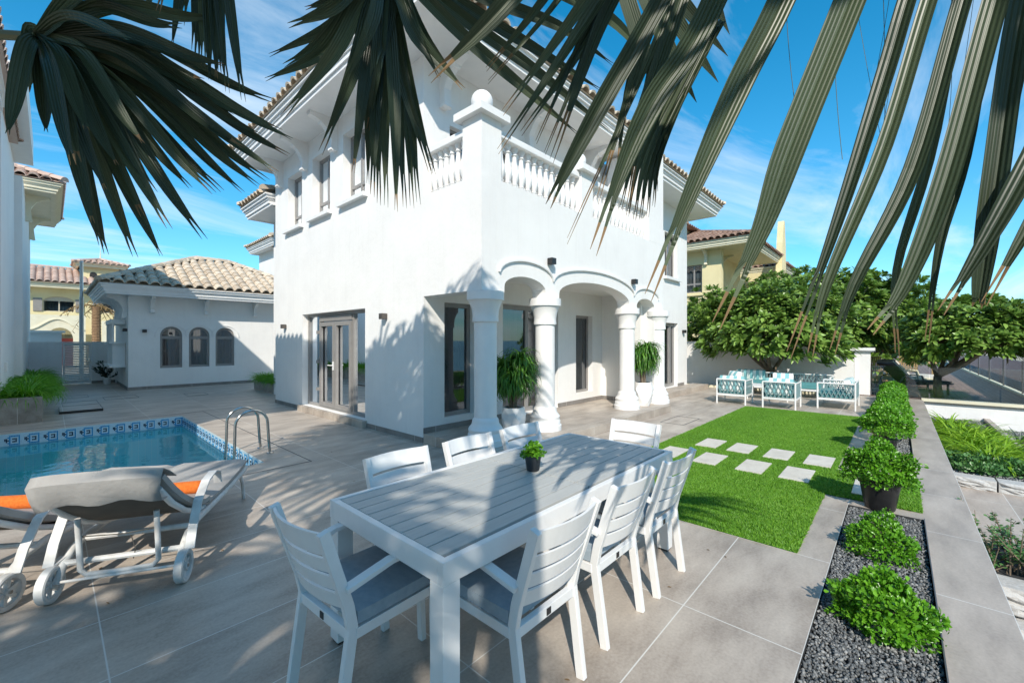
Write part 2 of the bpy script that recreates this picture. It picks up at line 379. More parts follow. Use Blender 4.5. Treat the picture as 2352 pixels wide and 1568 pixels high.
def unit(a): return a / np.maximum(np.linalg.norm(a, axis=-1, keepdims=True), 1e-9)
def leafcloud(P, T, Nn, L, W, shape='oval', droop=0.0):
    """P base (n,3), T direction, Nn leaf normal, L len (n), W width (n): folded leaf of quads (2 rows x 2)"""
    n = len(P); T = unit(T); S = unit(np.cross(T, Nn)); Nn = unit(np.cross(S, T))
    ts = {'oval': [(0, .12), (.35, .85), (.7, 1.0), (1, .08)], 'strap': [(0, .5), (.35, 1), (.7, .8), (1, .05)]}[shape]
    rows = []
    for t, w in ts:
        c = P + T * (L * t)[:, None]; c = c + np.array([0, 0, -1.0]) * (droop * L * t * t)[:, None]
        sw = S * (W * w / 2)[:, None]; up = Nn * (W * w * .18)[:, None]
        rows.append(np.stack([c - sw + up, c, c + sw + up], 1))
    vs = np.concatenate(rows, 1).reshape(-1, 3)      # 12 per leaf
    base = (np.arange(n) * 12)[:, None]
    q = []
    for i in range(3):
        for j in range(2): q.append([i * 3 + j, i * 3 + j + 1, i * 3 + 3 + j + 1, i * 3 + 3 + j])
    q = np.array(q); fs = (base[:, :, None] + q[None]).reshape(-1, 4)
    return vs, fs
def rdir(n):
    d = rng.normal(size=(n, 3)); return unit(d)

# ------------------------------------------------------------------ ground
def cells(xs, ys, holes, z, top=True):
    mb = MB(); xs = sorted(set(xs)); ys = sorted(set(ys))
    for i in range(len(xs) - 1):
        for j in range(len(ys) - 1):
            cx, cy = (xs[i] + xs[i + 1]) / 2, (ys[j] + ys[j + 1]) / 2
            if any(a < cx < c and b < cy < d for a, b, c, d in holes): continue
            mb.quad((xs[i], ys[j], z), (xs[i + 1], ys[j], z), (xs[i + 1], ys[j + 1], z), (xs[i], ys[j + 1], z))
    return mb
POOL = (-7, 6.16, 1.9, 11.25); BED1 = (-1.5, -.17, 5.27, .36); BED2 = (7.72, -.15, 15.3, .3); PATH = (-3, -.5, 16.05, -.17)
o = cells([-12, -7, -3, -1.5, 1.9, 5.27, 7.72, 15.3, 16.05], [-.5, -.17, -.15, .3, .36, 6.16, 11.25, 22.6],
      [POOL, BED1, BED2, (-3, -.5, 16.05, -.17), (-12, -.5, -3, -.1)], 0).build('terrace', M['paving']); kind(o, 'structure')
mb = MB(); mb.quad((-3, -.5, 0), (16.05, -.5, 0), (16.05, -.17, 0), (-3, -.17, 0)); mb.quad((-3, -.5, 0), (-3, -.5, -.03), (16.05, -.5, -.03), (16.05, -.5, 0))
kind(mb.build('path', M['path']), 'structure')
o = cells([-600, -12, -7, -3, 1.9, 15.9, 600], [-3, -2.7, -.47, 6.16, 11.25, 900], [POOL, (-3, -3, 15.9, -.47), (-600, -3, 600, -2.7)], -.06).build('ground', M['land']); kind(o, 'structure')
mb = MB(); mb.quad((-600, -40, -2.2), (900, -40, -2.2), (900, -2.7, -1.35), (-600, -2.7, -1.35)); kind(mb.build('beach', M['beach']), 'structure')
mb = MB(); mb.quad((-6000, -6000, -1.9), (9000, -6000, -1.9), (9000, 9000, -1.9), (-6000, 9000, -1.9)); kind(mb.build('sea', M['sea']), 'structure')

# pool
pool = thing('swimming_pool', 'rectangular swimming pool with blue greek key mosaic band around the waterline', 'pool', (0, 9, 0), world=True)
mb = MB(); X0, Y0, X1, Y1 = POOL
mb.quad((X0, Y0, -1.1), (X1, Y0, -1.1), (X1, Y1, -1.1), (X0, Y1, -1.1))
for a, b in [((X0, Y1), (X1, Y1)), ((X1, Y0), (X1, Y1)), ((X0, Y0), (X1, Y0)), ((X0, Y0), (X0, Y1))]:
    mb.quad((*a, -1.1), (*b, -1.1), (*b, 0), (*a, 0))
mb.build('pool_shell', M['pooltile'], pool, recalc=False)
mb = MB(); mb.quad((X0, Y0, -.2), (X1, Y0, -.2), (X1, Y1, -.2), (X0, Y1, -.2)); mb.build('pool_water', M['water'], pool, recalc=False)
def mosaic(mb, fn, length, u0=0):   # greek key band 0.26 tall made of small tiles; fn(a,z,t)
    H = .24; g = .0125
    mb.prism(rect(0, -H, length, -.002), fn, 0.0, .003, 0)
    key = ["11111110000", "10000011000", "10222010220", "10200012220", "10222010200", "10000011000", "11111110000"]
    nx = len(key[0]); ca = .195 / nx; cz = .165 / 7; k = 0
    while k * .225 < length - .25:
        for r_, row in enumerate(key):
            for c_, ch in enumerate(row):
                if ch == '0': continue
                a = k * .225 + c_ * ca; z = -.03 - r_ * cz
                mb.prism(rect(a + .001, z - cz + .001, a + ca - .001, z - .001), fn, .003, .006, int(ch))
        k += 1
mb = MB(); mosaic(mb, lambda a, z, t: (X1 - a, Y1 - .001 - t, z), 5.2)
mosaic(mb, lambda a, z, t: (X1 - .001 - t, Y1 - a, z), Y1 - Y0)
mb.build('mosaic_band', [M['mosaic_white'], M['mosaic_blue'], M['mosaic_navy']], pool, recalc=True)

# handrails
def rail(y):
    p = []
    for z in (-.45, -.15, .2): p.append((1.66 + (z + .45) * .04, y, z))
    for i in range(11):
        g = pi - pi * i / 10; p.append((1.89 + .2 * cos(g), y, .44 + .19 * sin(g)))
    p += [(2.10, y, .25), (2.11, y, .1), (2.12, y, 0)]
    return p
hr = thing('pool_handrail', 'pair of curved steel grab rails at the pool corner nearest the house', 'handrail', (2.1, 6.8, 0), world=True)
for y in (6.62, 7.02):
    mb = MB(); mb.tube(rail(y), .018, 12); mb.lathe([(.05, 0), (.05, .008), (.03, .015), (.022, .02)], (2.12, y, 0), 16)
    mb.build('rail', M['steel'], hr, smooth=True)

# lawn
LX0, LY0, LX1, LY1 = 3.79, .56, 11.4, 2.73
STONES = []
for i in range(4):
    STONES.append((5.70 , 2.02 - .0 - i * .49 + 0, 0))
stones = []
for (x, y) in [(5.70, 1.72), (5.70, 1.20), (5.70, .74)]: stones.append((x, y, x + .58, y + .29))
for (x, y) in [(6.62, 1.99), (6.60, 1.55), (6.58, 1.08), (6.56, .62)]: stones.append((x, y, x + .58, y + .29))
stones.append((5.70, 2.24, 6.28, 2.53)); stones.append((5.62, .05, 6.2, .36))
o = cells([LX0, LX1], [LY0, LY1], [], .004).build('lawn_base', M['turfbase']); kind(o, 'structure')
o = cells([5.45, 6.55], [-.17, LY0], [], .004).build('lawn_strip_base', M['turfbase']); kind(o, 'structure')
def turf(name, x0, y0, x1, y1, dens, holes, h=.03):
    n = int((x1 - x0) * (y1 - y0) * dens); P = rng.random((n, 3)) * [x1 - x0, y1 - y0, 0] + [x0, y0, .004]
    keep = np.ones(n, bool)
    for a, b, c, d in holes: keep &= ~((P[:, 0] > a) & (P[:, 0] < c) & (P[:, 1] > b) & (P[:, 1] < d))
    P = P[keep]; n = len(P); ang = rng.random(n) * 2 * pi; L = h * (.6 + .6 * rng.random(n)); W = .0045 + .003 * rng.random(n)
    D = np.stack([np.cos(ang), np.sin(ang), np.zeros(n)], 1); lean = rng.normal(size=(n, 3)) * [.012, .012, 0] + [.004, 0, 0]
    tip = P + lean; tip[:, 2] += L
    vs = np.stack([P - D * W[:, None], P + D * W[:, None], tip], 1).reshape(-1, 3); fs = np.arange(n * 3).reshape(-1, 3)
    o = npmesh(name, vs, fs, M['turf']); kind(o, 'stuff'); return o
turf('lawn_grass', LX0, LY0, LX1, LY1, 19000, stones, .02)
turf('lawn_strip_grass', 5.45, -.17, 6.55, LY0, 15000, stones, .02)
st0 = None
slab = ['nearest to the table', 'second along the nearer row', 'third along the nearer row', 'far row, left end by the paving', 'far row, second from the left', 'far row, second from the right', 'far row, right end near the planting bed', 'half hidden behind the dining chair', 'beside the potted shrub in the lawn strip']
lab = ['pale slab of the nearer row, just right of the table corner', 'pale slab in the middle of the nearer row', 'pale slab of the nearer row with a leaf shadow across it',
       'leftmost pale slab of the farther row', 'second pale slab from the left in the farther row', 'third pale slab from the left in the farther row', 'rightmost pale slab of the farther row',
       'pale slab partly hidden behind the far corner of the dining table', 'pale slab beside the black plant pot between the gravel beds']
for s_, l_ in zip(stones, lab):
    mb = MB(); w, d = s_[2] - s_[0], s_[3] - s_[1]; mb.box(-w / 2, -d / 2, 0, w / 2, d / 2, .022)
    o = mb.build('stepping_stone', M['stonetile'], bev=.004); o.location = ((s_[0] + s_[2]) / 2, (s_[1] + s_[3]) / 2, .002)
    tag(o, l_, 'stepping stone', 'stepping stones set in the lawn')

# gravel beds
def pebbles(name, x0, y0, x1, y1, n, z, r0, r1, zj=.012):
    ico = bmesh.new(); bmesh.ops.create_icosphere(ico, subdivisions=1, radius=1)
    bv = np.array([v.co[:] for v in ico.verts]); bf = np.array([[v.index for v in f.verts] for f in ico.faces]); ico.free()
    # coarser: octahedron-like chip
    bv = np.array([[1, 0, 0], [-1, 0, 0], [0, 1, 0], [0, -1, 0], [0, 0, 1], [0, 0, -1], [.6, .6, .5], [-.6, .55, .55]], float)
    bf = np.array([[6, 4, 0], [6, 2, 4], [6, 0, 2], [7, 4, 2], [7, 1, 4], [7, 2, 1], [1, 3, 4], [3, 0, 4], [2, 0, 5], [1, 2, 5], [3, 1, 5], [0, 3, 5]])
    P = rng.random((n, 3)) * [x1 - x0, y1 - y0, zj] + [x0, y0, z]
    S = (r0 + (r1 - r0) * rng.random((n, 1, 1))) * (.6 + .7 * rng.random((n, 1, 3)))
    v = bv[None] * (1 + .25 * rng.normal(size=(n, 8, 1)))* S
    a = rdir(n); b = unit(np.cross(a, rdir(n))); c = np.cross(a, b); R = np.stack([a, b, c], 1)
    v = np.einsum('nij,njk->nik', v, R) + P[:, None]
    fs = (bf[None] + (np.arange(n) * 8)[:, None, None]).reshape(-1, 3)
    o = npmesh(name, v.reshape(-1, 3), fs, M['gravel']); kind(o, 'stuff'); return o
for nm, b in (('gravel_bed_base', BED1), ('hedge_bed_base', BED2)):
    mb = MB(); mb.quad((b[0], b[1], -.05), (b[2], b[1], -.05), (b[2], b[3], -.05), (b[0], b[3], -.05))
    for p, q in [((b[0], b[1]), (b[2], b[1])), ((b[2], b[1]), (b[2], b[3])), ((b[2], b[3]), (b[0], b[3]))]:
        mb.quad((*p, -.05), (*q, -.05), (*q, 0), (*p, 0))
    kind(mb.build(nm, M['gravelbase']), 'structure')
pebbles('gravel', .9, BED1[1] + .005, BED1[2] - .01, BED1[3] - .005, 27000, -.042, .006, .0115, .028)
pebbles('gravel', BED2[0], BED2[1] + .01, BED2[2], BED2[3] - .01, 12000, -.04, .010, .018, .02)
mb = MB(); mb.box(-1, -.176, -.05, 5.27, -.17, .012); kind(mb.build('bed_edging', M['steelpost']), 'structure')
mb = MB(); mb.box(7.72, -.156, -.05, 15.3, -.15, .012); kind(mb.build('bed_edging', M['steelpost']), 'structure')
mb = MB()
for i in range(60): mb.lathe([(.01, 0), (random.uniform(.02, .045), .01), (.01, .03)], (7.78 + random.random() * .4, -.12 + random.random() * .3, -.03), 6)
mb.box(7.73, -.14, -.045, 8.25, .28, -.02); kind(mb.build('bare_soil', M['soil']), 'stuff')

# ------------------------------------------------------------------ shrubs
def bush(name, c, rx, ry, rz, n, L, mat, label, cat, group=None, lump=.18, pot=None, wire=True, base=0.0):
    t = thing(name, label, cat, (c[0], c[1], base), group=group)
    d = rdir(n); d[:, 2] = np.abs(d[:, 2]) * 1.0 - .25 * (rng.random(n) < .35); d = unit(d)
    ph = rng.random(6) * 6.28
    rad = 1 + lump * (np.sin(5 * d[:, 0] + ph[0]) * np.sin(4 * d[:, 1] + ph[1]) + .6 * np.sin(9 * d[:, 2] + ph[2] + 4 * d[:, 0]) + .5 * np.sin(13 * d[:, 0] + ph[3]) * np.sin(12 * d[:, 1] + ph[4]))
    rad *= .78 + .25 * rng.random(n) ** .5
    rad[rng.random(n) < .012] *= 1.12
    P = d * rad[:, None] * [rx, ry, rz] + [0, 0, c[2]]
    T = unit(d * .7 + rdir(n) * .8 + [0, 0, .25]); Nn = unit(d + rdir(n) * .55)
    LL = L * (.6 + .7 * rng.random(n)); vs, fs = leafcloud(P, T, Nn, LL, LL * .58)
    npmesh('foliage', vs, fs, mat, t)
    mb = MB()
    for i in range(26):
        g = random.random() * 6.28; e = random.uniform(.1, 1.3)
        q = V((cos(g) * cos(e) * rx, sin(g) * cos(e) * ry, c[2] + sin(e) * rz)) * .9
        mb.tube([(0, 0, .02), V((q.x * .35, q.y * .35, max(.03, q.z * .5))), q], [.007, .005, .002], 5)
    mb.build('stem', M['bark'], t)
    return t
bush('low_shrub', (3.18, .06, .03), .195, .20, .20, 4200, .028, M['bush'], 'large glossy round shrub nearest the camera in the dark gravel bed', 'shrub', 'rounded shrubs in the gravel bed')
bush('low_shrub', (4.27, .10, .02), .195, .19, .21, 3800, .025, M['bush'], 'round shrub in dark gravel with the small black spotlight at its foot', 'shrub', 'rounded shrubs in the gravel bed')
bush('low_shrub', (2.0, .03, .0), .15, .15, .12, 1500, .032, M['bush'], 'small shrub just peeping in at the bottom edge of the gravel bed', 'shrub', 'rounded shrubs in the gravel bed')
ps = bush('potted_shrub', (5.36, .13, .315), .24, .24, .27, 6400, .030, M['bush'], 'round shrub in a black plastic pot standing on the lawn strip', 'potted shrub')
mb = MB(); mb.lathe([(.11, 0), (.115, .01), (.155, .25), (.17, .25), (.172, .285), (.16, .29), (.15, .27), (.02, .265)], seg=28); mb.build('pot', M['black'], ps, smooth=True)
hp = bush('potted_shrub', (8.15, .14, .33), .33, .27, .25, 5200, .034, M['bush'], 'full round shrub behind the black potted one, at the near end of the hedge row', 'shrub')
mb = MB(); mb.lathe([(.10, 0), (.14, .16), (.15, .16), (.15, .19), (.02, .18)], seg=20); mb.build('pot', M['black'], hp, smooth=True)
HL = ['second', 'third', 'fourth', 'fifth', 'sixth', 'seventh']
for i, x in enumerate([9.3, 10.4, 11.6, 12.8, 14.0, 15.0]):
    bush('hedge_shrub', (x, .10, .18), .55, .25, .32 if i else .36, 3600, .045, M['bush'],
         ['clipped shrub right behind the potted plant in the long hedge row', 'second clipped mound of the hedge row beside the path', 'third clipped mound of the hedge row beside the path', 'fourth clipped mound of the hedge row beside the path', 'fifth clipped mound of the hedge row, near the far end', 'farthest clipped mound of the hedge row next to the white pillar'][i],
         'hedge shrub', 'clipped shrubs in the hedge row along the path', lump=.1)

def straps(n, L, W, spread, droop, h0=0, up=.6, seg=5):
    """numpy arching strap leaves from the origin"""
    ang = rng.random(n) * 2 * pi; el = up + (1.45 - up) * rng.random(n)
    LL = L * (.6 + .5 * rng.random(n)); WW = W * (.7 + .6 * rng.random(n))
    base = np.stack([np.cos(ang) * spread * rng.random(n), np.sin(ang) * spread * rng.random(n), np.full(n, h0)], 1)
    rows = []; h = np.stack([np.cos(ang), np.sin(ang), np.zeros(n)], 1); sd = np.stack([-np.sin(ang), np.cos(ang), np.zeros(n)], 1)
    dr = droop * (.6 + .8 * rng.random(n)); p = base.copy(); st = LL / seg; e = el.copy()
    for i in range(seg + 1):
        t = i / seg; w = WW * (1 - t ** 2.2) * (.55 + .45 * min(1, t * 4)) + .0006
        nn = -h * np.sin(e)[:, None] + np.array([0, 0, 1]) * np.cos(e)[:, None]
        rows.append(np.stack([p - sd * (w / 2)[:, None] + nn * (w * .2)[:, None], p - nn * (w * .1)[:, None], p + sd * (w / 2)[:, None] + nn * (w * .2)[:, None]], 1))
        p = p + (h * np.cos(e)[:, None] + np.array([0, 0, 1]) * np.sin(e)[:, None]) * st[:, None]; e = e - dr * (1 + t) / seg
    vs = np.concatenate(rows, 1).reshape(-1, 3); K = (seg + 1) * 3; q = []
    for i in range(seg):
        for j in range(2): q.append([i * 3 + j, i * 3 + j + 1, i * 3 + 3 + j + 1, i * 3 + 3 + j])
    fs = (np.array(q)[None] + (np.arange(n) * K)[:, None, None]).reshape(-1, 4)
    return vs, fs
def clump(name, loc, n, L, W, spread, droop, mat, label, cat, group=None, up=.6):
    vs, fs = straps(n, L, W, spread, droop, 0, up)
    o = npmesh(name, vs, fs, mat); o.location = loc; tag(o, label, cat, group); return o

# planters with grass
pl = thing('planter', 'long grey stone tiled planter box against the white villa on the left', 'planter', (-.6, 14, 0), world=True)
mb = MB(); mb.box(-4, 12.42, 0, -.1, 12.62, .5); mb.box(-.3, 12.62, 0, -.1, 21.8, .5); mb.box(-4, 12.62, .0, -.3, 21.8, .40)
mb.build('planter_box', M['planter'], pl)
k = 0
for i, y in enumerate([12.9, 13.5, 14.2, 15.0, 16.0, 17.2, 18.6, 20.0]):
    for j, x in enumerate([-.32, -.72] if i < 6 else [-.36]):
        clump('grass_clump', (x, y, .4), 330, .62, .020, .22, 1.9, M['grasspl'], 'bright green arching grass tuft filling the left stone planter', 'grass plant', 'grass tufts in the left planter', up=.5)
pl2 = thing('planter', 'low grey tiled planter box in the corner between outhouse and house', 'planter', (4, 15.5, 0), world=True)
mb = MB(); mb.box(4.55, 12.2, 0, 5.6, 15.7, .27); mb.build('planter_box', M['planter'], pl2)
for y in (13.6, 14.3, 14.9, 15.4): clump('grass_clump', (4.8, y, .26), 260, .55, .02, .2, 1.6, M['grasspl'], 'bright green grass tuft in the small planter beside the house corner', 'grass plant', 'grass tufts in the corner planter')

# ------------------------------------------------------------------ roof tiles
def roofplane(mb, O, e, s, n, poly, tw=.25, tl=.36, r=None, seg=7, start=0):
    O, e, s, n = V(O), V(e).normalized(), V(s).normalized(), V(n).normalized(); r = r or tw * .33
    amin = min(a for a, b in poly); amax = max(a for a, b in poly); bmin = min(b for a, b in poly); bmax = max(b for a, b in poly)
    def inside(a, b):
        c = False; j = len(poly) - 1
        for i in range(len(poly)):
            (x1, y1), (x2, y2) = poly[i], poly[j]
            if (y1 > b) != (y2 > b) and a < (x2 - x1) * (b - y1) / (y2 - y1) + x1: c = not c
            j = i
        return c
    nc = int((amax - amin) / tw) + 1; nr = int((bmax - bmin) / tl) + 1
    for i in range(nc):
        a = amin + (i + .5) * tw
        for j in range(nr):
            b0 = bmin + j * tl; b1 = b0 + tl * 1.06
            if not inside(a, b0 + tl * .4): continue
            prof = [(-tw / 2, -.02)] + [(-r * 1.18 * cos(pi * k / seg), r * 1.0 * sin(pi * k / seg)) for k in range(seg + 1)] + [(tw / 2, -.02)]
            m = len(prof); vs = []
            jx = random.uniform(-.004, .004)
            for (bb, hh) in ((b0, .045), (b1, .012)):
                for (x, h) in prof: vs.append(O + e * (a + x + jx) + s * bb + n * (h + hh))
            for (x, h) in prof: vs.append(O + e * (a + x + jx) + s * (b0 + .002) + n * (max(h, -.02) + .045 - (.02 + .02 * (h > 0))))
            fs = [(k, k + 1, m + k + 1, m + k) for k in range(m - 1)] + [(k + 1, k, 2 * m + k, 2 * m + k + 1) for k in range(m - 1)]
            mb.add(vs, fs)
def ridge(mb, p, q, r=.11, L=.36):
    p, q = V(p), V(q); d = q - p; n = max(1, int(d.length / L)); t = d / n
    side = d.cross(V((0, 0, 1))).normalized(); up = side.cross(d).normalized()
    for i in range(n):
        vs = []
        for (s_, rr) in ((0, r * 1.12), (1.05, r)):
            c = p + t * (i + s_)
            for k in range(8):
                g = pi * k / 7; vs.append(c + side * cos(g) * rr + up * (sin(g) * rr))
        mb.add(vs, [(k, k + 1, 9 + k, 8 + k) for k in range(7)] + [tuple(range(8))])
def hiproof(parent, x0, y0, x1, y1, z, pitch, mat, tw=.25, tl=.36, sides='NESW', name='roof'):
    mb = MB(); w, d = x1 - x0, y1 - y0; h = min(w, d) / 2; sl = h / cos(pitch); zt = z + h * math.tan(pitch)
    def plane(O, e, inw, length):
        s = V((inw[0] * cos(pitch), inw[1] * cos(pitch), sin(pitch))); n = V(e).cross(s); n = n if n.z > 0 else -n
        poly = [(0, 0), (length, 0), (length - h, sl), (h, sl)] if length > 2 * h + .01 else [(0, 0), (length, 0), (length / 2, sl)]
        roofplane(mb, O, e, s, n, poly, tw, tl)
    if 'S' in sides: plane((x0, y0, z), (1, 0, 0), (0, 1), w)
    if 'W' in sides: plane((x0, y0, z), (0, 1, 0), (1, 0), d)
    if 'N' in sides: plane((x0, y1, z), (1, 0, 0), (0, -1), w)
    if 'E' in sides: plane((x1, y0, z), (0, 1, 0), (-1, 0), d)
    if w >= d: R1, R2 = V((x0 + h, y0 + h, zt)), V((x1 - h, y0 + h, zt))
    else: R1, R2 = V((x0 + h, y0 + h, zt)), V((x0 + h, y1 - h, zt))
    c = [V((x0, y0, z + .03)), V((x1, y0, z + .03)), V((x1, y1, z + .03)), V((x0, y1, z + .03))]
    up = V((0, 0, .05))
    ridge(mb, c[0] + up * .4, R1 + up); ridge(mb, c[1] + up * .4, (R2 if w >= d else R1) + up); ridge(mb, c[2] + up * .4, R2 + up); ridge(mb, c[3] + up * .4, (R1 if w >= d else R2) + up)
    if (R2 - R1).length > .1: ridge(mb, R1 + up, R2 + up)
    o = mb.build(name, mat, parent, recalc=False)
    # solid deck under the tiles
    mb = MB(); q = [V((p.x, p.y, z - .01)) for p in c]; r1, r2 = R1 - V((0, 0, .03)), R2 - V((0, 0, .03))
    if w >= d: F = [(0, 1, 5, 4), (1, 2, 5), (2, 3, 4, 5), (3, 0, 4), (3, 2, 1, 0)]
    else: F = [(0, 1, 4), (1, 2, 5, 4), (2, 3, 5), (3, 0, 4, 5), (3, 2, 1, 0)]
    mb.add(q + [r1, r2], F); mb.build('roof_deck', mat, parent)
    return o
def cornice(parent, x0, y0, x1, y1, z, mat, ov=.14, h=.30, name='cornice'):
    """stepped fascia around rectangle whose lower outer edge is x0..x1"""
    mb = MB(); st = [(0, 0, .07), (.035, .07, .15), (.06, .15, .20), (.10, .20, .27), (ov, .27, h)]
    for o_, a, b in st:
        o_ += .008 + .001 * a; a -= .012; b -= .012
        for s in ((x0 - o_, y0 - o_, x1 + o_, y0 + .10), (x0 - o_, y1 - .10, x1 + o_, y1 + o_)): mb.box(s[0], s[1], z + a, s[2], s[3], z + b)
        for s in ((x0 - o_, y0 + .10, x0 + .10, y1 - .10), (x1 - .10, y0 + .10, x1 + o_, y1 - .10)): mb.box(s[0], s[1], z + a, s[2], s[3], z + b)
    return mb.build(name, mat, parent, recalc=False)
def bracket(parent, p, out, mat, d=.55, h=.55, w=.1):
    """scroll bracket hanging under the soffit at wall point p (top), projecting along out"""
    p = V(p); out = V(out).normalized(); side = out.cross(V((0, 0, 1)))
    prof = [(0, 0), (d, 0), (d, -.07), (d * .80, -.10), (d * .62, -.13), (d * .45, -.20), (d * .32, -.31), (d * .22, -.42), (.14, -h + .06), (.15, -h), (0, -h)]
    mb = MB(); mb.prism(prof, lambda a, b, t: p + out * a + V((0, 0, b)) + side * t, -w / 2, w / 2)
    mb.lathe([(.035, -.06), (.035, .06)], (0, 0, 0), 8) if 0 else None
    for a, b in ((.10, -h + .02), (d * .55, -.13)):
        c = p + out * a + V((0, 0, b)); mb.tube([c - side * w * .62, c + side * w * .62], .04, 10)
    return mb.build('bracket', mat, parent)
def frame_on(mb, fn, a0, b0, a1, b1, w=.05, t0=0, t1=.05, mull=(), trans=(), mi=0):
    mb.prism(rect(a0, b0, a0 + w, b1), fn, t0, t1, mi); mb.prism(rect(a1 - w, b0, a1, b1), fn, t0, t1, mi)
    mb.prism(rect(a0 + w, b0, a1 - w, b0 + w), fn, t0, t1, mi); mb.prism(rect(a0 + w, b1 - w, a1 - w, b1), fn, t0, t1, mi)
    for m_ in mull: mb.prism(rect(m_ - w / 2, b0 + w, m_ + w / 2, b1 - w), fn, t0 + .001, t1 - .001, mi)
    for q_ in trans: mb.prism(rect(a0 + w, q_ - w / 2, a1 - w, q_ + w / 2), fn, t0 + .002, t1 - .002, mi)
def curtain(parent, fn, a0, b0, a1, b1, t, mat=None):
    mb = MB(); n = max(6, int((a1 - a0) / .03)); vs = []
    for i in range(n + 1):
        a = a0 + (a1 - a0) * i / n; dd = t + .03 * sin(i * 1.1) + .012 * sin(i * 2.7)
        vs += [fn(a, b0, dd), fn(a, b1, dd)]
    mb.add(vs, [(2 * i, 2 * i + 2, 2 * i + 3, 2 * i + 1) for i in range(n)])
    return mb.build('curtain', mat or M['curtain'], parent, recalc=False, smooth=True)
def window(parent, fn, a0, b0, a1, b1, depth, mull=(), trans=(), w=.05, mat=None, name='window', cur=True, pane=None):
    mb = MB(); frame_on(mb, fn, a0, b0, a1, b1, w, depth, depth + .06, mull, trans); f = mb.build(name, mat or M['grey_frame'], parent)
    mb = MB(); mb.add([fn(a0 + w * .5, b0 + w * .5, depth + .03), fn(a1 - w * .5, b0 + w * .5, depth + .03), fn(a1 - w * .5, b1 - w * .5, depth + .03), fn(a0 + w * .5, b1 - w * .5, depth + .03)], [(0, 1, 2, 3)])
    mb.build('pane', pane or M['pane'], f, recalc=False)
    if cur: curtain(f, fn, a0, b0, a1, b1, depth + .16)
    return f

# ------------------------------------------------------------------ the white house
HX, HY = 3.93, 4.15
house = thing('house', 'large white two storey villa with arcaded corner porch and balcony', 'house', (6.5, 6.5, 0), world=True)
fL = lambda a, b, t: (HX + t, a, b)        # left facade: a=y, b=z
fF = lambda a, b, t: (a, HY + t, b)        # front balcony wall: a=x
fR = lambda a, b, t: (a, 5.46 + t, b)      # recessed wall
fW = lambda a, b, t: (a, 5.2 + t, b)       # right wing
DOOR = (7.27, .13, 10.15, 2.2); WIN = [(7.27, 4.32, 8.14, 5.68), (8.72, 4.30, 9.60, 5.62), (10.17, 4.28, 11.02, 5.56)]
out = [(5.46, .001), (11.87, .001), (11.87, 6.05), (5.46, 6.05), (5.46, 3.86), (4.15, 3.86), (4.15, 2.29), (5.46, 2.29)]
wallmesh(out, [rect(*DOOR)] + [rect(*w) for w in WIN], fL, .28).build('wall', M['white'], house)
A = lambda x: x
bot = [(9.9, .16), (9.9, 3.86), (4.212, 3.86), (4.212, 2.31)]
arch = []
def archpts(xl, xr, zs, zt):
    c = (xl + xr) / 2; h = (xr - xl) / 2; return [(c - h * cos(pi * i / 16), zs + (zt - zs) * sin(pi * i / 16)) for i in range(17)]
base = [(4.212, 3.86), (4.212, 2.29), (4.38, 2.29), (4.38, 2.37)] + archpts(4.38, 5.34, 2.38, 2.56)[1:-1] + [(5.34, 2.37), (5.34, 2.29), (5.70, 2.29), (5.70, 2.37)] + archpts(5.70, 8.18, 2.38, 2.66)[1:-1] + \
       [(8.18, 2.37), (8.18, 2.29), (8.52, 2.29), (8.52, 2.37)] + archpts(8.52, 9.42, 2.34, 2.53)[1:-1] + [(9.42, 2.34), (9.42, .16), (9.9, .16), (9.9, 3.86)]
wallmesh(base, [], fF, .28).build('wall', M['white'], house)
# arch lip moulding
mb = MB()
lip = archpts(4.26, 5.52, 2.57, 2.80) + archpts(5.52, 8.38, 2.56, 2.88)[1:] + archpts(8.38, 9.62, 2.55, 2.76)[1:]
mb.strip([(a, HY - .02, b) for a, b in lip], .028, .03, up=(0, 1, 0)); mb.build('arch_moulding', M['white_trim'], house)
# recess wall (ground floor and upper floor)
holesR = [rect(4.34, .34, 4.99, 2.23), rect(5.72, .17, 7.46, 2.3), rect(8.15, .38, 8.86, 2.19), rect(4.45, 3.95, 5.9, 5.15)]
wallmesh([(4.21, .001), (9.6, .001), (9.6, 6.05), (4.21, 6.05)], holesR, fR, .28).build('wall', M['white'], house)
# porch side wall and wing block
fS = lambda a, b, t: (9.29 + t, a, b)
wallmesh(rect(4.432, .001, 5.459, 6.3 - .6), [rect(4.62, .5, 4.95, 2.1)], fS, .12).build('wall', M['white'], house)
mb = MB(); mb.prism([(9.12, 3.86), (9.9, 3.86), (9.9, 6.05), (9.72, 6.26), (9.55, 6.26), (9.12, 5.95)], lambda a, b, t: (a, t, b), HY - .002, 5.2)
mb.box(9.42, 4.43, .001, 9.9, 5.199, 3.86); mb.build('wall', M['white'], house)
# right wing
wallmesh(rect(9.9, .001, 14.06, 5.78), [rect(12.5, .16, 13.55, 2.15), rect(12.52, 3.55, 13.5, 4.9)], fW, .28).build('wall', M['white'], house)
mb = MB(); mb.box(14.06, 5.2, .001, 14.34, 12, 5.78); mb.box(4.2, 11.6, .001, 14.34, 11.86, 6.04); mb.build('wall', M['white'], house)
# ceilings / balcony slab
mb = MB(); mb.box(4.2, 4.42, 2.70, 9.42, 5.462, 2.95); mb.build('balcony_slab', M['white'], house)
# porch vault ribs behind the arches
# steps / platform
mb = MB(); mb.box(3.93, 3.78, 0.001, 9.45, 5.47, .15); mb.box(9.45, 4.7, .001, 14.9, 5.21, .15); mb.build('porch_step', M['paving'], house, bev=.004)
mb = MB(); mb.box(3.84, 7.2, .001, 4.2, 10.22, .128)
mb.build('door_sill', M['paving'], house)
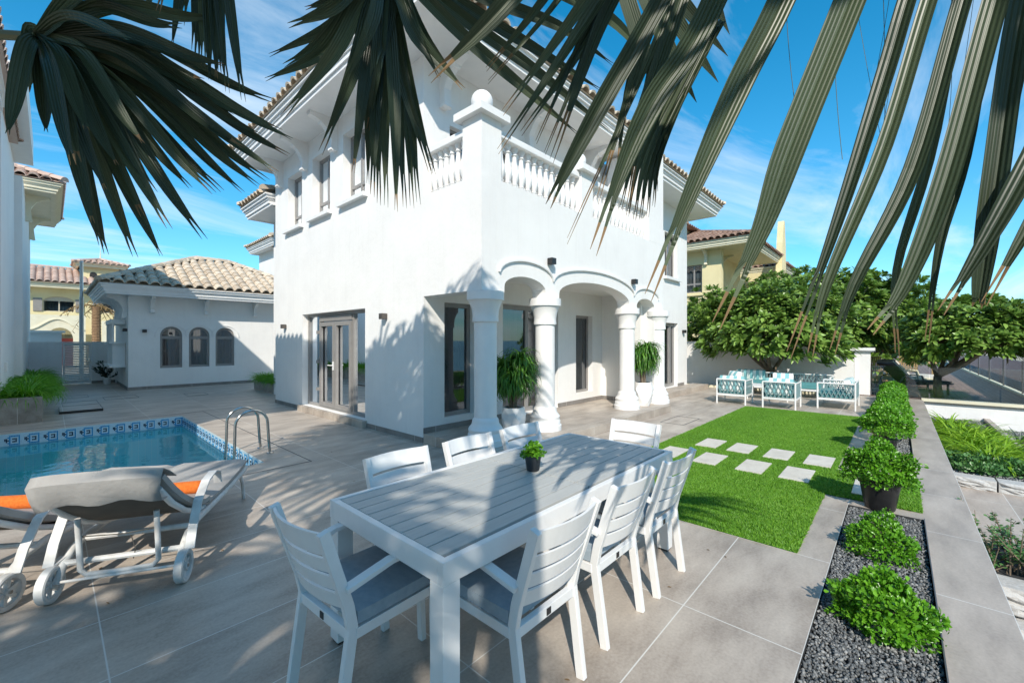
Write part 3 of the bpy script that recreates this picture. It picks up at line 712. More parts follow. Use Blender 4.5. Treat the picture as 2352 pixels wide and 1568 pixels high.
# skirtings
for q in ((HX - .012, 5.47, .001, HX + .02, 7.2, .09), (HX - .012, 10.22, .001, HX + .02, 11.87, .09), (HX + .0, 5.445, .15, 5.72, 5.47, .24), (7.46, 5.445, .15, 9.275, 5.47, .24), (9.275, 4.43, .15, 9.3, 5.47, .24), (13.55, 5.185, .15, 14.06, 5.21, .24)):
    mb = MB(); mb.box(*q); mb.build('skirting', M['skirt'], house)
# soffit + cornices + roofs
mb = MB(); mb.box(3.24, 4.6, 6.05, 9.3, 12.3, 6.11); mb.build('soffit', M['white_trim'], house)
cornice(house, 3.24, 4.6, 9.3, 12.3, 6.05, M['white_trim'])
hiproof(house, 3.06, 4.42, 9.48, 12.48, 6.37, radians(22), M['tile'])
mb = MB(); mb.box(9.9, 4.5, 5.78, 15.1, 12, 5.83); mb.build('soffit', M['white_trim'], house)
cornice(house, 9.91, 4.5, 15.1, 12, 5.78, M['white_trim'])
hiproof(house, 9.92, 4.32, 15.28, 12.2, 6.10, radians(22), M['tile'])
for y in (6.3, 8.43, 9.88, 11.4): bracket(house, (HX, y, 6.05), (-1, 0, 0), M['white_trim'], .55, .62, .13)
for x in (4.3, 6.4, 8.6): bracket(house, (x, 5.46, 6.05), (0, -1, 0), M['white_trim'], .6, .7, .13)
# rear wings seen past the left facade
for q in ((4.52, 11.86, .001, 8, 13.8, 5.1), (7.6, 22.9, .001, 12, 25.4, 6.2)): mb = MB(); mb.box(*q); mb.build('wall', M['white'], house)
for q in ((3.85, 11.88, 5.1, 8, 13.85, 5.15), (7.2, 22.9, 6.2, 12, 25.5, 6.25)): mb = MB(); mb.box(*q); mb.build('soffit', M['white_trim'], house)
cornice(house, 3.85, 12.05, 8, 13.85, 5.1, M['white_trim']); cornice(house, 7.2, 22, 12, 25.5, 6.2, M['white_trim'])
hiproof(house, 3.68, 11.95, 8.2, 14.0, 5.42, radians(24), M['tile'], sides='WN'); hiproof(house, 7.02, 21.8, 12.2, 25.7, 6.52, radians(24), M['tile'], sides='WN')
# upper windows
for i, w in enumerate(WIN):
    f = window(house, fL, *w, .16, trans=(w[1] + .33,), mull=((w[0] + w[2]) / 2,), w=.055)
    mb = MB(); mb.box(HX - .10, w[0] - .1, w[1] - .075, HX + .0, w[2] + .1, w[1]); mb.build('window_sill', M['white_trim'], f)
# sliding door left facade
d0 = DOOR
door = MB(); frame_on(door, fL, *d0, .06, .13, .20, mull=(7.98, 9.52)); door = door.build('sliding_door', M['grey_frame'], house)
mb = MB(); frame_on(mb, fL, 8.02, .18, 8.74, 2.0, .085, .10, .15); frame_on(mb, fL, 8.76, .18, 9.48, 2.0, .085, .10, .15); mb.build('door_leaf', M['grey_frame'], door)
mb = MB(); mb.prism(rect(8.01, 2.02, 9.49, 2.13), fL, .11, .17); mb.build('door_head', M['grey_frame'], door)
mb = MB(); mb.add([fL(d0[0], d0[1], .17), fL(d0[2], d0[1], .17), fL(d0[2], d0[3], .17), fL(d0[0], d0[3], .17)], [(0, 1, 2, 3)]); mb.build('pane', M['pane'], door, recalc=False)
curtain(door, fL, d0[0], d0[1], d0[2], d0[3], .42)
mb = MB()
for z in (.5, 1.1, 1.75): mb.box(HX + .06, 9.46, z, HX + .10, 9.54, z + .07)
mb.build('hinge', M['grey_frame'], door)
mb = MB(); mb.tube([(HX + .10, 8.78, 1.08), (HX + .04, 8.78, 1.08), (HX + .04, 8.92, 1.08)], .012, 8); mb.box(HX + .08, 8.755, .98, HX + .1, 8.80, 1.16); mb.build('handle', M['white_metal'], door)
# recess windows
window(house, fR, 4.34, .34, 4.99, 2.23, .10, w=.07); window(house, fR, 5.72, .17, 7.46, 2.3, .12, mull=(6.55,), w=.09, name='glass_door')
window(house, fR, 8.15, .38, 8.86, 2.19, .12, w=.06); window(house, fR, 4.45, 3.95, 5.9, 5.15, .1, mull=(5.2,))
window(house, fS, 4.62, .5, 4.95, 2.1, .05, w=.04, cur=False)
window(house, fW, 12.5, .16, 13.55, 2.15, .12, mull=(13.15,), w=.1, name='glass_door'); wf = window(house, fW, 12.52, 3.55, 13.5, 4.9, .12, mull=(13.0,))
mb = MB(); mb.box(12.42, 5.1, 3.47, 13.62, 5.2, 3.55); mb.build('window_sill', M['white_trim'], wf)
mb = MB()
for z in (.35, 1.15, 1.9): mb.box(7.34, 5.52, z, 7.40, 5.58, z + .08)
mb.build('hinge', M['grey_frame'], house)
# columns
def column(x, y):
    mb = MB(); prof = [(.27, .15), (.27, .23), (.25, .24), (.25, .30), (.235, .32), (.245, .37), (.225, .40), (.195, .44), (.19, .47), (.185, .5), (.160, .53), (.160, 1.86), (.185, 1.865), (.185, 1.90)]
    prof += [(.180 + .06 * (t / 8) ** 2.2, 1.90 + .26 * t / 8) for t in range(1, 9)] + [(.262, 2.165), (.262, 2.285), (.2, 2.289)]
    mb.lathe(prof, (x, y, 0), 40); return mb.build('column', M['white_trim'], house, smooth=True)
for x in (4.14, 5.50, 8.34, 9.62): column(x, HY + .14 if x < 9 else HY + .02)
# balustrade
BP = [(.055, 0), (.055, .03), (.035, .045), (.03, .06), (.05, .08), (.03, .095), (.045, .13), (.066, .19), (.068, .23), (.055, .29), (.038, .37), (.03, .45), (.028, .49), (.045, .51), (.028, .53), (.035, .56), (.05, .585), (.05, .62)]
BP2 = [(r * 1.12, z * 1.033) for r, z in BP]
b0 = MB(); b0.lathe(BP2, (0, 0, 0), 14); b0 = b0.build('baluster', M['white_trim'], house, org=(0, 0, 0), smooth=True)
def balu(x, y, first=[True]):
    b = b0 if first[0] else b0.copy()
    if not first[0]: COL.objects.link(b); b.parent = house
    first[0] = False; b.location = (x - 6.5, y - 6.5, 3.862)
for i in range(7): balu(4.07, 4.66 + i * .135)
n1 = 13
for i in range(n1): balu(4.44 + i * (6.28 - 4.44) / (n1 - 1), 4.29)
for i in range(14): balu(6.90 + i * (9.02 - 6.9) / 13, 4.29)
mb = MB(); mb.box(3.96, 4.55, 4.50, 4.18, 5.459, 4.60); mb.box(4.33, 4.18, 4.50, 6.36, 4.40, 4.60); mb.box(6.77, 4.18, 4.50, 9.119, 4.40, 4.60); mb.build('railing', M['white_trim'], house, bev=.012)
def post(x0, x1, zt, r, zb=3.859):
    c = (x0 + x1) / 2; cy = HY + (x1 - x0) / 2
    mb = MB(); mb.box(x0 + .002, HY - .002 + .004, zb, x1, HY + (x1 - x0), zt); p = mb.build('post', M['white'], house)
    mb = MB(); w = (x1 - x0) / 2 + .09; mb.box(c - w, cy - w, zt, c + w, cy + w, zt + .10)
    mb.add([(c - w, cy - w, zt + .10), (c + w, cy - w, zt + .10), (c + w, cy + w, zt + .10), (c - w, cy + w, zt + .10), (c, cy, zt + .15)], [(0, 1, 4), (1, 2, 4), (2, 3, 4), (3, 0, 4)]); mb.build('post_cap', M['white_trim'], p)
    mb = MB(); mb.lathe([(.001, -r)] + [(r * cos(a), r * sin(a)) for a in [(-90 + 10 * i) * pi / 180 for i in range(1, 18)]] + [(.001, r)], (c, cy, zt + .13 + r * 1.05), 28); mb.build('ball_finial', M['white_trim'], p, smooth=True)
post(3.93, 4.32, 4.68, .155); post(6.37, 6.75, 4.62, .14)

# wall lights
def walllight(p, out, label, mat=None):
    t = thing('wall_light', label, 'wall light', p, group='box wall lights on the white walls')
    o = V(out); mb = MB(); a = .05 if abs(o.x) > .5 else .055
    if abs(o.x) > .5: mb.box(-.11, -.055, -.05, -.012, .055, .05)
    else: mb.box(-.055, -.11, -.05, .055, -.012, .05)
    mb.build('lamp_body', mat or M['black'], t, bev=.004)
    mb = MB()
    if abs(o.x) > .5: mb.box(-.012, -.04, -.04, 0, .04, .04)
    else: mb.box(-.04, -.012, -.04, .04, 0, .04)
    mb.build('mounting_plate', M['steelpost'], t)
walllight((HX, 6.55, 2.02), (-1, 0, 0), 'small dark box light on the white wall right of the sliding door', M['brown_box'])
walllight((HX, 11.15, 1.95), (-1, 0, 0), 'small brown box light on the white wall left of the sliding door', M['brown_box'])
walllight((5.42, HY, 2.87), (0, -1, 0), 'black cube light above the second porch column')
walllight((8.3, HY, 2.84), (0, -1, 0), 'black cube light above the third porch column')
walllight((13.95, 5.2, 1.9), (0, -1, 0), 'dark box light at the far right end of the house wall')

# ------------------------------------------------------------------ outhouse
oh = thing('outhouse', 'low white outbuilding with tiled hip roof and three arched windows', 'outbuilding', (4, 20, 0), world=True)
fO = lambda a, b, t: (a, 18.26 + t, b)
def archwin(x0, x1, z0, zs, n=14): c = (x0 + x1) / 2; r = (x1 - x0) / 2; return [(x0, z0), (x1, z0)] + [(c + r * cos(pi * i / n), zs + r * sin(pi * i / n)) for i in range(n + 1)]
AW = [(2.49, 3.09), (3.27, 3.87), (4.05, 4.64)]
wallmesh(rect(1.70, .001, 7.2, 3.05), [archwin(a, b, .68, 1.78) for a, b in AW], fO, .2).build('wall', M['white'], oh)
mb = MB(); mb.box(1.7, 18.46, .001, 1.9, 22.2, 3.05); mb.box(1.9, 22.0, .001, 7.2, 22.2, 3.05); mb.build('wall', M['white'], oh)
mb = MB(); mb.box(1.685, 18.245, .001, 7.2, 18.262, .10); mb.box(1.685, 18.262, .001, 1.702, 21.6, .10); mb.build('skirting', M['skirt'], oh)
for a, b in AW:
    c = (a + b) / 2; r = (b - a) / 2; mb = MB()
    o1 = archwin(a, b, .68, 1.78); wm = wallmesh(archwin(a, b, .68, 1.78), [rect(a + .07, .76, b - .07, 1.66), [(c + (r - .06) * cos(pi * i / 14), 1.76 + (r - .06) * sin(pi * i / 14)) for i in range(15)]], lambda u, v_, t: (u, 18.33 + t, v_), .05)
    f = wm.build('window', M['grey_frame'], oh)
    mb = MB(); P = [(u, 18.36, v_) for u, v_ in archwin(a + .02, b - .02, .70, 1.78)]; mb.add(P, [tuple(range(len(P)))]); mb.build('pane', M['pane'], f, recalc=False)
    curtain(f, fO, a, .68, b, 2.1, .35)
mb = MB()
pts = []
for a, b in AW:
    c = (a + b) / 2; r = (b - a) / 2 + .13; pts = [(c - r * cos(pi * i / 14), 1.72 + r * sin(pi * i / 14)) for i in range(15)]
    mb.strip([(u, 18.25, v_) for u, v_ in pts], .02, .03, up=(0, 1, 0))
mb.build('arch_moulding', M['white_trim'], oh)
mb = MB(); mb.box(1.13, 17.66, 3.05, 7.7, 22.8, 3.1); mb.build('soffit', M['white_trim'], oh)
cornice(oh, 1.13, 17.66, 7.7, 22.8, 3.05, M['white_trim'])
hiproof(oh, .97, 17.5, 7.86, 23.3, 3.36, radians(26), M['tile'], tw=.29, tl=.36)
for x in (2.28, 3.75, 5.3): bracket(oh, (x, 18.26, 3.05), (0, -1, 0), M['white_trim'], .42, .52, .1)
for y in (18.5, 19.3, 20.1, 20.9): bracket(oh, (1.7, y, 3.05), (-1, 0, 0), M['white_trim'], .5, .7, .09)
# oriel shelf with little arcade on the outhouse side
orl = MB(); orl.box(1.3, 18.9, .72, 1.69, 20.9, .80); orl.box(1.38, 19.0, .80, 1.69, 20.8, 1.50); orl.box(1.30, 18.9, 1.5, 1.69, 20.9, 1.55)
for y in (18.95, 19.4, 19.9, 20.4, 20.78): orl.box(1.36, y, 1.55, 1.42, y + .06, 2.15)
orl.box(1.34, 18.9, 2.15, 1.69, 20.9, 2.3); orl.build('oriel', M['white_trim'], oh)
walllight((2.09, 18.26, 1.92), (0, -1, 0), 'small black box light on the outhouse wall left of the arched windows')
walllight((1.70, 18.55, 1.95), (-1, 0, 0), 'small black box light on the side wall of the outhouse near its corner')

# ------------------------------------------------------------------ boundary wall, gate, pole
bw = MB(); bw.box(-.6, 22.3, .001, .30, 22.5, 1.56); bw.box(1.05, 22.3, .001, 1.9, 22.5, 1.56); bw.box(.30, 22.3, 1.515, 1.05, 22.5, 1.56)
bw.box(-.6, 22.285, .001, .30, 22.3, .1, 1); bw.box(1.05, 22.285, .001, 1.7, 22.3, .1, 1)
tag(bw.build('boundary_wall', [M['white'], M['skirt']]), 'low white boundary wall with the louvred gate between left villa and outhouse', 'wall')
gt = thing('gate', 'white slatted metal gate in the wall left of the outhouse', 'gate', (.67, 22.3, 0), world=True)
mb = MB(); frame_on(mb, lambda a, b, t: (a, 22.32 + t, b), .31, .04, 1.04, 1.51, .055, 0, .05); mb.build('gate_frame', M['white_metal'], gt)
mb = MB()
for i in range(22): z = .12 + i * .0625; mb.bar((.365, 22.35, z), (.985, 22.35, z), .062, .008, up=(0, .75, .66))
mb.build('slats', M['white_metal'], gt)
mb = MB(); mb.box(.95, 22.28, .82, 1.0, 22.33, .96); mb.build('handle', M['steel'], gt)
mb = MB(); mb.lathe([(.065, 0), (.065, 3.2), (.07, 3.22), (.05, 3.3), (.05, 4.6), (.055, 4.62), (.03, 4.68)], (0, 0, 0), 14)
o = mb.build('flag_pole', M['pole'], smooth=True); o.location = (.82, 23.2, 0); tag(o, 'bare grey metal pole standing behind the slatted gate', 'pole')
mb = MB(); mb.box(-1.2, 25, 0, .32, 25.4, 1.92); mb.box(-1.3, 24.9, 1.92, .42, 25.5, 2.0); tag(mb.build('boundary_wall', M['white_trim']), 'white coped wall behind the gate in front of the yellow villa', 'wall')
cv = thing('manhole_cover', 'rectangular raised paving trap left slightly open behind the pool', 'hatch', (.48, 13.95, 0))
mb = MB(); mb.box(-.34, -.5, .004, .34, .47, .05); mb.build('lid', M['paving'], cv)
mb = MB(); mb.box(-.345, -.515, .004, .345, -.5, .055); mb.box(-.345, -.5, .03, -.335, .47, .055); mb.box(.335, -.5, .03, .345, .47, .055); mb.build('frame', M['black'], cv)
mb = MB()
for (a, b, c, d) in [(.2, 15.0, .85, 15.9), (.2, 17.0, .75, 17.7), (1.0, 15.8, 1.7, 16.6), (8.1, 3.0, 9.0, 3.45), (2.7, 15.2, 3.2, 15.8)]:
    for s in ((a, b, c, b + .012), (a, d, c, d + .012), (a, b + .012, a + .01, d), (c - .01, b + .012, c, d)): mb.box(s[0], s[1], .001, s[2], s[3], .005)
mb.box(-7, 11.62, .001, 2.35, 11.632, .004); mb.box(2.338, 5.75, .001, 2.35, 11.62, .004); mb.box(-7, 5.75, .001, 2.338, 5.762, .004)
kind(mb.build('paving_joint_frame', M['steelpost']), 'structure')
zz = thing('potted_plant', 'dark leafy plant in a small white pot beside the outhouse wall', 'potted plant', (1.42, 21.6, 0))
mb = MB(); mb.lathe([(.09, 0), (.12, .22), (.13, .22), (.12, .24), (.01, .22)], seg=18); mb.build('pot', M['white_trim'], zz, smooth=True)
P = []; T = []; mb = MB()
for i in range(11):
    g = random.random() * 6.28; e = random.uniform(.25, 1.3); L = random.uniform(.4, .8); q = [V((0, 0, .2)) + V((cos(g) * cos(e), sin(g) * cos(e), sin(e))) * L * t for t in (0, .5, 1)]
    mb.tube(q, [.012, .008, .004], 5)
    for j in range(16):
        t = .25 + .75 * j / 15; P.append(q[0].lerp(q[2], t)); T.append((cos(g + random.uniform(-1.3, 1.3)), sin(g + random.uniform(-1.3, 1.3)), .3))
mb.build('stem', M['darkplant'], zz)
vs, fs = leafcloud(np.array(P), np.array(T), rdir(len(P)) + [0, 0, 1], np.full(len(P), .11), np.full(len(P), .055)); npmesh('foliage', vs, fs, M['darkplant'], zz)

# ------------------------------------------------------------------ left neighbour villa
nv = thing('house', 'white neighbouring villa at the left edge behind the planter', 'house', (-2, 14, 0), world=True)
mb = MB(); mb.box(-9, 12.8, 0, -.64, 17.3, 6.4); mb.box(-9, 7.2, 0, -1.2, 12.8, 6.1); mb.box(-9, 17.3, 0, -.50, 24, 6.0); mb.build('wall', M['white'], nv)
mb = MB(); mb.box(-9, 5.2, 6.0, -.66, 12.9, 6.1); mb.box(-.66, 12.2, 6.3, -.30, 17.2, 6.35) ; mb.build('soffit', M['white_trim'], nv)
cornice(nv, -9, 5.2, -.66, 12.79, 6.0, M['white_trim'], h=.25)
mb = MB(); mb.box(-.66, 12.4, 6.35, -.30, 17.0, 6.9); mb.build('wall', M['white'], nv)
hiproof(nv, -9.2, 5.02, -.5, 15.2, 6.2, radians(16), M['tile_pink'], sides='SE')
mb = MB(); mb.box(-6, 18.6, 6.0, .12, 24.2, 6.05); mb.build('soffit', M['cream_trim'], nv)
cornice(nv, -6, 18.6, .12, 24.2, 6.0, M['cream_trim'], h=.3)
hiproof(nv, -6.2, 18.42, .30, 24.4, 6.32, radians(22), M['tile_pink'], sides='SE')
for y in (19.4, 22.8): bracket(nv, (-.5, y, 6.0), (1, 0, 0), M['cream_trim'], .5, .8, .12)
mb = MB(); mb.box(-.7, 13.7, .95, -.60, 13.95, 1.15); mb.build('socket_box', M['white_trim'], nv)

# ------------------------------------------------------------------ yellow villa far left
yv = thing('house', 'pale yellow villa with arched windows and a small tower behind the gate', 'house', (1, 42, 0), world=True)
fY = lambda a, b, t: (a, 40 + t, b)
def segarch(x0, x1, z0, zs, rise, n=12): c = (x0 + x1) / 2; r = (x1 - x0) / 2; return [(x0, z0), (x1, z0)] + [(c + r * cos(pi * i / n), zs + rise * sin(pi * i / n)) for i in range(n + 1)]
wins = [(-.30, 1.10, 3.47, 4.1, .35), (2.35, 3.6, 3.47, 4.1, .35)]
wallmesh(rect(-6, 0, 9, 5.0), [segarch(*w) for w in wins], fY, .3).build('wall', M['cream'], yv)
for w in wins:
    f = MB(); c = (w[0] + w[1]) / 2
    f = wallmesh(segarch(*w), [rect(w[0] + .05, w[2] + .05, c - .03, w[3] + .05), rect(c + .03, w[2] + .05, w[1] - .05, w[3] + .05)], lambda a, b, t: (a, 40.1 + t, b), .05).build('window', M['cream_frame'], yv)
    mb = MB(); P = [(u, 40.13, v_) for u, v_ in segarch(w[0] + .02, w[1] - .02, w[2] + .02, w[3], w[4] - .02)]; mb.add(P, [tuple(range(len(P)))]); mb.build('pane', M['pane'], f, recalc=False)
    curtain(f, fY, w[0], w[2], w[1], w[3] + w[4], .5)
    for (q0, q1) in ((w[0] - .42, w[0] - .03), (w[1] + .03, w[1] + .42)): mb = MB(); mb.prism(rect(q0, w[2], q1, w[3] + .2), fY, -.05, 0); mb.build('shutter', M['grey_frame'], f)
fP = lambda a, b, t: (a, 38.6 + t, b)
wallmesh(rect(-.95, 0, 1.55, 3.2), [segarch(-.15, 1.0, .01, 1.7, .72)], fP, .4).build('portal', M['cream_trim'], yv)
wallmesh(rect(2.3, 0, 4.6, 2.9), [segarch(2.9, 4.2, .01, 1.3, .75)], fP, .4).build('portal', M['cream_trim'], yv)
mb = MB(); mb.strip([(-.9 + 2.4 * i / 20, 38.57, 2.62 + .33 * cos((i - 10) / 10 * pi)) for i in range(21)], .05, .07, up=(0, 1, 0)); mb.build('portal_moulding', M['cream_trim'], yv)
mb = MB(); mb.box(-.15, 38.9, 0, 1.0, 39, 1.75); mb.build('entrance_door', M['red'], yv)
mb = MB(); P = [(u, 38.92, v_) for u, v_ in segarch(-.15, 1.0, 1.75, 1.76, .65)]; mb.add(P, [tuple(range(len(P)))]); mb.build('pane', M['pane'], yv, recalc=False)
mb = MB(); mb.box(3.2, 39.4, .5, 4.1, 39.42, 2.0); mb.build('dark_doorway', M['dark'], yv)
mb = MB(); mb.box(-6, 39.3, 4.95, 9.4, 46, 5.0); mb.build('soffit', M['cream_trim'], yv)
cornice(yv, -6, 39.3, 9.4, 46, 5.0, M['cream_trim'], h=.25)
hiproof(yv, -6.2, 39.1, 9.6, 46.2, 5.27, radians(20), M['tile_pink'], tw=.33, tl=.42, sides='SE')
mb = MB(); mb.box(1.5, 40.6, 5.2, 3.3, 42.4, 6.65); mb.build('tower', M['cream'], yv)
mb = MB()
for x in (2.0, 2.75): mb.prism(segarch(x - .18, x + .18, 5.9, 6.1, .18), lambda a, b, t: (a, 40.58 + t, b), 0, .02)
mb.build('window', M['dark'], yv)
cornice(yv, 1.2, 40.3, 3.6, 42.7, 6.6, M['cream_trim'], h=.18)
hiproof(yv, 1.0, 40.1, 3.8, 42.9, 6.8, radians(18), M['tile_pink'], tw=.3, tl=.36)
mb = MB(); mb.lathe([(.09, 0), (.09, .12), (.05, .2), (.03, .4), (.012, .9), (.012, 1.3)], (2.4, 41.5, 7.2), 8); mb.build('finial', M['cream_trim'], yv)
# date palm trunk
dp = thing('palm_tree', 'date palm trunk with dry fronds in front of the yellow villa', 'palm tree', (1.8, 34, 0))
mb = MB(); r = []
pr = []
for i in range(40): pr += [(.17 + .015 * (i % 2), i * .09), (.21, i * .09 + .05)]
mb.lathe(pr, (0, 0, 0), 12); mb.build('trunk', M['palmbark'], dp)
mb = MB()
for i in range(16):
    g = random.random() * 6.28; e = random.uniform(-.6, 1.3); L = random.uniform(.8, 1.5); pts = []
    for j in range(7):
        t = j / 6; pts.append((cos(g) * cos(e) * L * t, sin(g) * cos(e) * L * t, 3.55 + sin(e) * L * t - 1.0 * t * t))
    mb.tube(pts, [.03 * (1 - .8 * j / 6) for j in range(7)], 5)
    for j in range(1, 7):
        for s in (-1, 1): p = V(pts[j]); q = p + V((cos(g + s * 1.2) * .22, sin(g + s * 1.2) * .22, -.14)); mb.bar(p, q, .03, .004)
mb.build('crown', M['fibre'], dp)

# ------------------------------------------------------------------ right neighbour villa (yellow)
rv = thing('house', 'pale yellow villa with brown tiled roof behind the frangipani trees', 'house', (25, 9, 0), world=True)
fRL = lambda a, b, t: (21.9 + t, a, b)
wallmesh(rect(6.3, 0, 16, 6.05), [rect(7.2, 4.0, 8.1, 5.4)], fRL, .3).build('wall', M['cream'], rv)
window(rv, fRL, 7.2, 4.0, 8.1, 5.4, .12, mull=(7.62,), trans=(4.45,), w=.07)
mb = MB(); mb.box(22.2, 7.0, 0, 28, 7.3, 6.05); mb.box(21.8, 7.1, 3.85, 21.9, 8.2, 3.95); mb.box(21.9, 5.2, 0, 27.9, 5.5, 3.9); mb.build('wall', M['cream'], rv)
mb = MB(); mb.box(21.2, 5.05, 6.05, 28, 13, 6.1); mb.build('soffit', M['cream_trim'], rv)
cornice(rv, 21.2, 5.05, 28, 13, 6.05, M['cream_trim'], h=.3)
hiproof(rv, 21.0, 4.85, 28.1, 13.2, 6.37, radians(20), M['tile_brown'], tw=.3, tl=.38, sides='SW')
bracket(rv, (21.9, 7.0, 6.05), (-1, 0, 0), M['cream_trim'], .45, .7, .12); bracket(rv, (24, 7.0, 6.05), (0, -1, 0), M['cream_trim'], .7, .7, .12)
mb = MB(); mb.prism([(27.6, 4.5), (28.2, 3.9), (29.1, 3.9), (29.1, 7.0), (28.8, 8.5), (28.5, 8.5), (28.1, 7.2), (28.0, 6)], lambda a, b, t: (a, t, b), 4.85, 5.15); mb.build('wall', M['cream'], rv)
mb = MB(); mb.box(29.2, 5.6, 0, 33.4, 12, 5.8); mb.build('wall', M['cream'], rv)
cornice(rv, 29.2, 5.0, 34, 12, 5.75, M['cream_trim'], h=.3); hiproof(rv, 29.2, 4.8, 34.2, 12.2, 6.07, radians(20), M['tile_brown'], tw=.3, tl=.38, sides='SW')
mb = MB(); mb.box(23, 8.6, 6.3, 27, 12, 7.7); mb.build('wall', M['cream'], rv)
hiproof(rv, 22.6, 8.2, 27.4, 12.6, 7.7, radians(12), M['tile_brown'], tw=.3, tl=.38, sides='SW')

# ------------------------------------------------------------------ back wall and pillar, deck
wm = wallmesh([(.97, 0), (6.5, 0), (6.5, 1.57), (3.4, 1.57), (2.2, 1.43), (.97, 1.05)], [], lambda a, b, t: (16.1 + t, a, b), .15)
tag(wm.build('boundary_wall', M['white']), 'white garden wall sloping down to the pillar behind the teal sofas', 'wall')
pi_ = thing('pillar', 'square white pillar with a flat cap at the end of the garden wall', 'pillar', (16.35, .78, 0))
mb = MB(); mb.box(-.17, -.18, 0, .17, .18, 1.27); mb.build('pillar_shaft', M['white'], pi_)
mb = MB(); mb.box(-.27, -.28, 1.31, .27, .28, 1.39); mb.box(-.22, -.23, 1.27, .22, .23, 1.31); mb.build('pillar_cap', M['white_trim'], pi_)
mb = MB(); mb.box(15.3, .97, .001, 15.34, 6.4, .08); kind(mb.build('kerb', M['cream_trim']), 'structure')
pebbles('gravel', 15.35, .97, 16.09, 5.2, 4000, .005, .012, .022)
o = cells([16.05, 70], [-2.62, 6.5], [], .012).build('deck', M['deck']); kind(o, 'structure')
mb = MB(); mb.box(15.96, -2.75, -1.5, 16.2, -.47, -.03); mb.box(15.9, -2.8, -.03, 16.25, -.47, .025, 1)
tag(mb.build('retaining_wall', [M['white'], M['cream_trim']]), 'white retaining wall below the edge of the neighbouring deck', 'wall')
gf = thing('glass_fence', 'frameless glass balustrade along the near edge of the neighbouring deck', 'glass fence', (16.2, -.6, 0), world=True)
for a, b in ((.58, -.62), (-.64, -1.9), (-1.92, -3.2)):
    mb = MB(); mb.box(16.19, b, .03, 16.205, a, .88); mb.build('glass_panel', M['clearglass'], gf)
mb = MB()
for y in (.58, -.63): mb.box(16.17, y - .012, .02, 16.23, y + .012, .16)
mb.build('clamp', M['steelpost'], gf)
gf2 = thing('glass_fence', 'glass balustrade with dark posts along the far side of the deck', 'glass fence', (24, -2.6, 0), world=True)
mb = MB(); mb.box(16.3, -2.75, -1.4, 70, -2.6, .06); mb.build('kerb', M['cream_trim'], gf2)
for i in range(14):
    x = 19.1 + i * 3.05; mb = MB(); mb.box(x - .02, -2.7, .06, x + .02, -2.66, 1.02); mb.build('post', M['steelpost'], gf2)
    mb = MB(); mb.box(x - 3.0, -2.685, .1, x - .04, -2.675, 1.0); mb.build('glass_panel', M['clearglass'], gf2)

# lower terraces right of the path
mb = MB()
mb.quad((9.45, -1.60, -.45), (15.97, -1.60, -.45), (15.97, -.5, -.45), (9.45, -.5, -.45)); mb.quad((5.6, -1.6, -.47), (6.5, -1.6, -.47), (6.5, -.5, -.47), (5.6, -.5, -.47))
mb.quad((-3, -2.7, -1.2), (16, -2.7, -1.2), (16, -.5, -1.2), (-3, -.5, -1.2)); mb.quad((9.4, -2.7, -.62), (15.97, -2.7, -.62), (15.97, -1.68, -.62), (9.4, -1.68, -.62))
kind(mb.build('lower_bed', M['gravelbase']), 'structure')
mb = MB(); mb.quad((-3, -.5, -1.3), (16, -.5, -1.3), (16, -.5, -.03), (-3, -.5, -.03)); kind(mb.build('path_side', M['skirt']), 'structure')
pebbles('gravel', 9.5, -1.6, 15.9, -.52, 9000, -.45, .012, .022); pebbles('gravel', 9.5, -2.6, 15.9, -1.7, 4000, -.62, .012, .022)
mb = MB(); mb.box(9.4, -1.70, -1.2, 15.95, -1.6, -.36); kind(mb.build('kerb', M['path']), 'structure')
mb = MB(); mb.box(6.95, -2.6, -.62, 9.2, -.505, -.58); mb.box(6.6, -2.6, -1.0, 7.6, -1.3, -.8); mb.box(-3, -2.6, -1.16, 5.5, -.505, -1.1); kind(mb.build('stair_landing', M['path']), 'structure')
def stoneblock(x0, y0, z0, x1, y1, z1, label):
    bm = bmesh.new(); bmesh.ops.create_cube(bm, size=1); bmesh.ops.subdivide_edges(bm, edges=bm.edges[:], cuts=7, use_grid_fill=True)
    for v in bm.verts:
        f = v.co.x < -.49; v.co.x *= x1 - x0; v.co.y *= y1 - y0; v.co.z *= z1 - z0
        if f and abs(v.co.y) < (y1 - y0) * .49 and abs(v.co.z) < (z1 - z0) * .49: v.co.x -= random.uniform(.0, .05)
    me = bpy.data.meshes.new('stone_block'); bm.to_mesh(me); bm.free(); me.materials.append(M['stone_white'])
    o = bpy.data.objects.new('stone_block', me); COL.objects.link(o); o.location = ((x0 + x1) / 2, (y0 + y1) / 2, (z0 + z1) / 2)
    tag(o, label, 'stone block', 'split stone blocks edging the lower beds')
stoneblock(9.2, -1.05, -.60, 9.45, -.52, -.43, 'pale split stone block under the daylilies, next to the path')
stoneblock(9.2, -1.62, -.60, 9.45, -1.07, -.43, 'pale split stone block under the daylilies, right of the first')
stoneblock(9.2, -2.2, -.60, 9.45, -1.64, -.43, 'pale split stone block at the far right end of the daylily bed edge')
stoneblock(9.1, -1.35, -.80, 9.4, -.85, -.61, 'pale stone block in the lower course beside the landing')
stoneblock(5.35, -1.05, -.66, 5.6, -.52, -.44, 'rough split stone block edging the nearest lower bed')
stoneblock(5.35, -1.62, -.66, 5.6, -1.07, -.44, 'rough split stone block at the right picture edge, upper course')
stoneblock(5.15, -1.15, -.9, 5.4, -.62, -.67, 'rough split stone block in the lower course by the path')
stoneblock(5.15, -1.75, -.9, 5.4, -1.17, -.67, 'rough split stone block in the lower course at the picture edge')
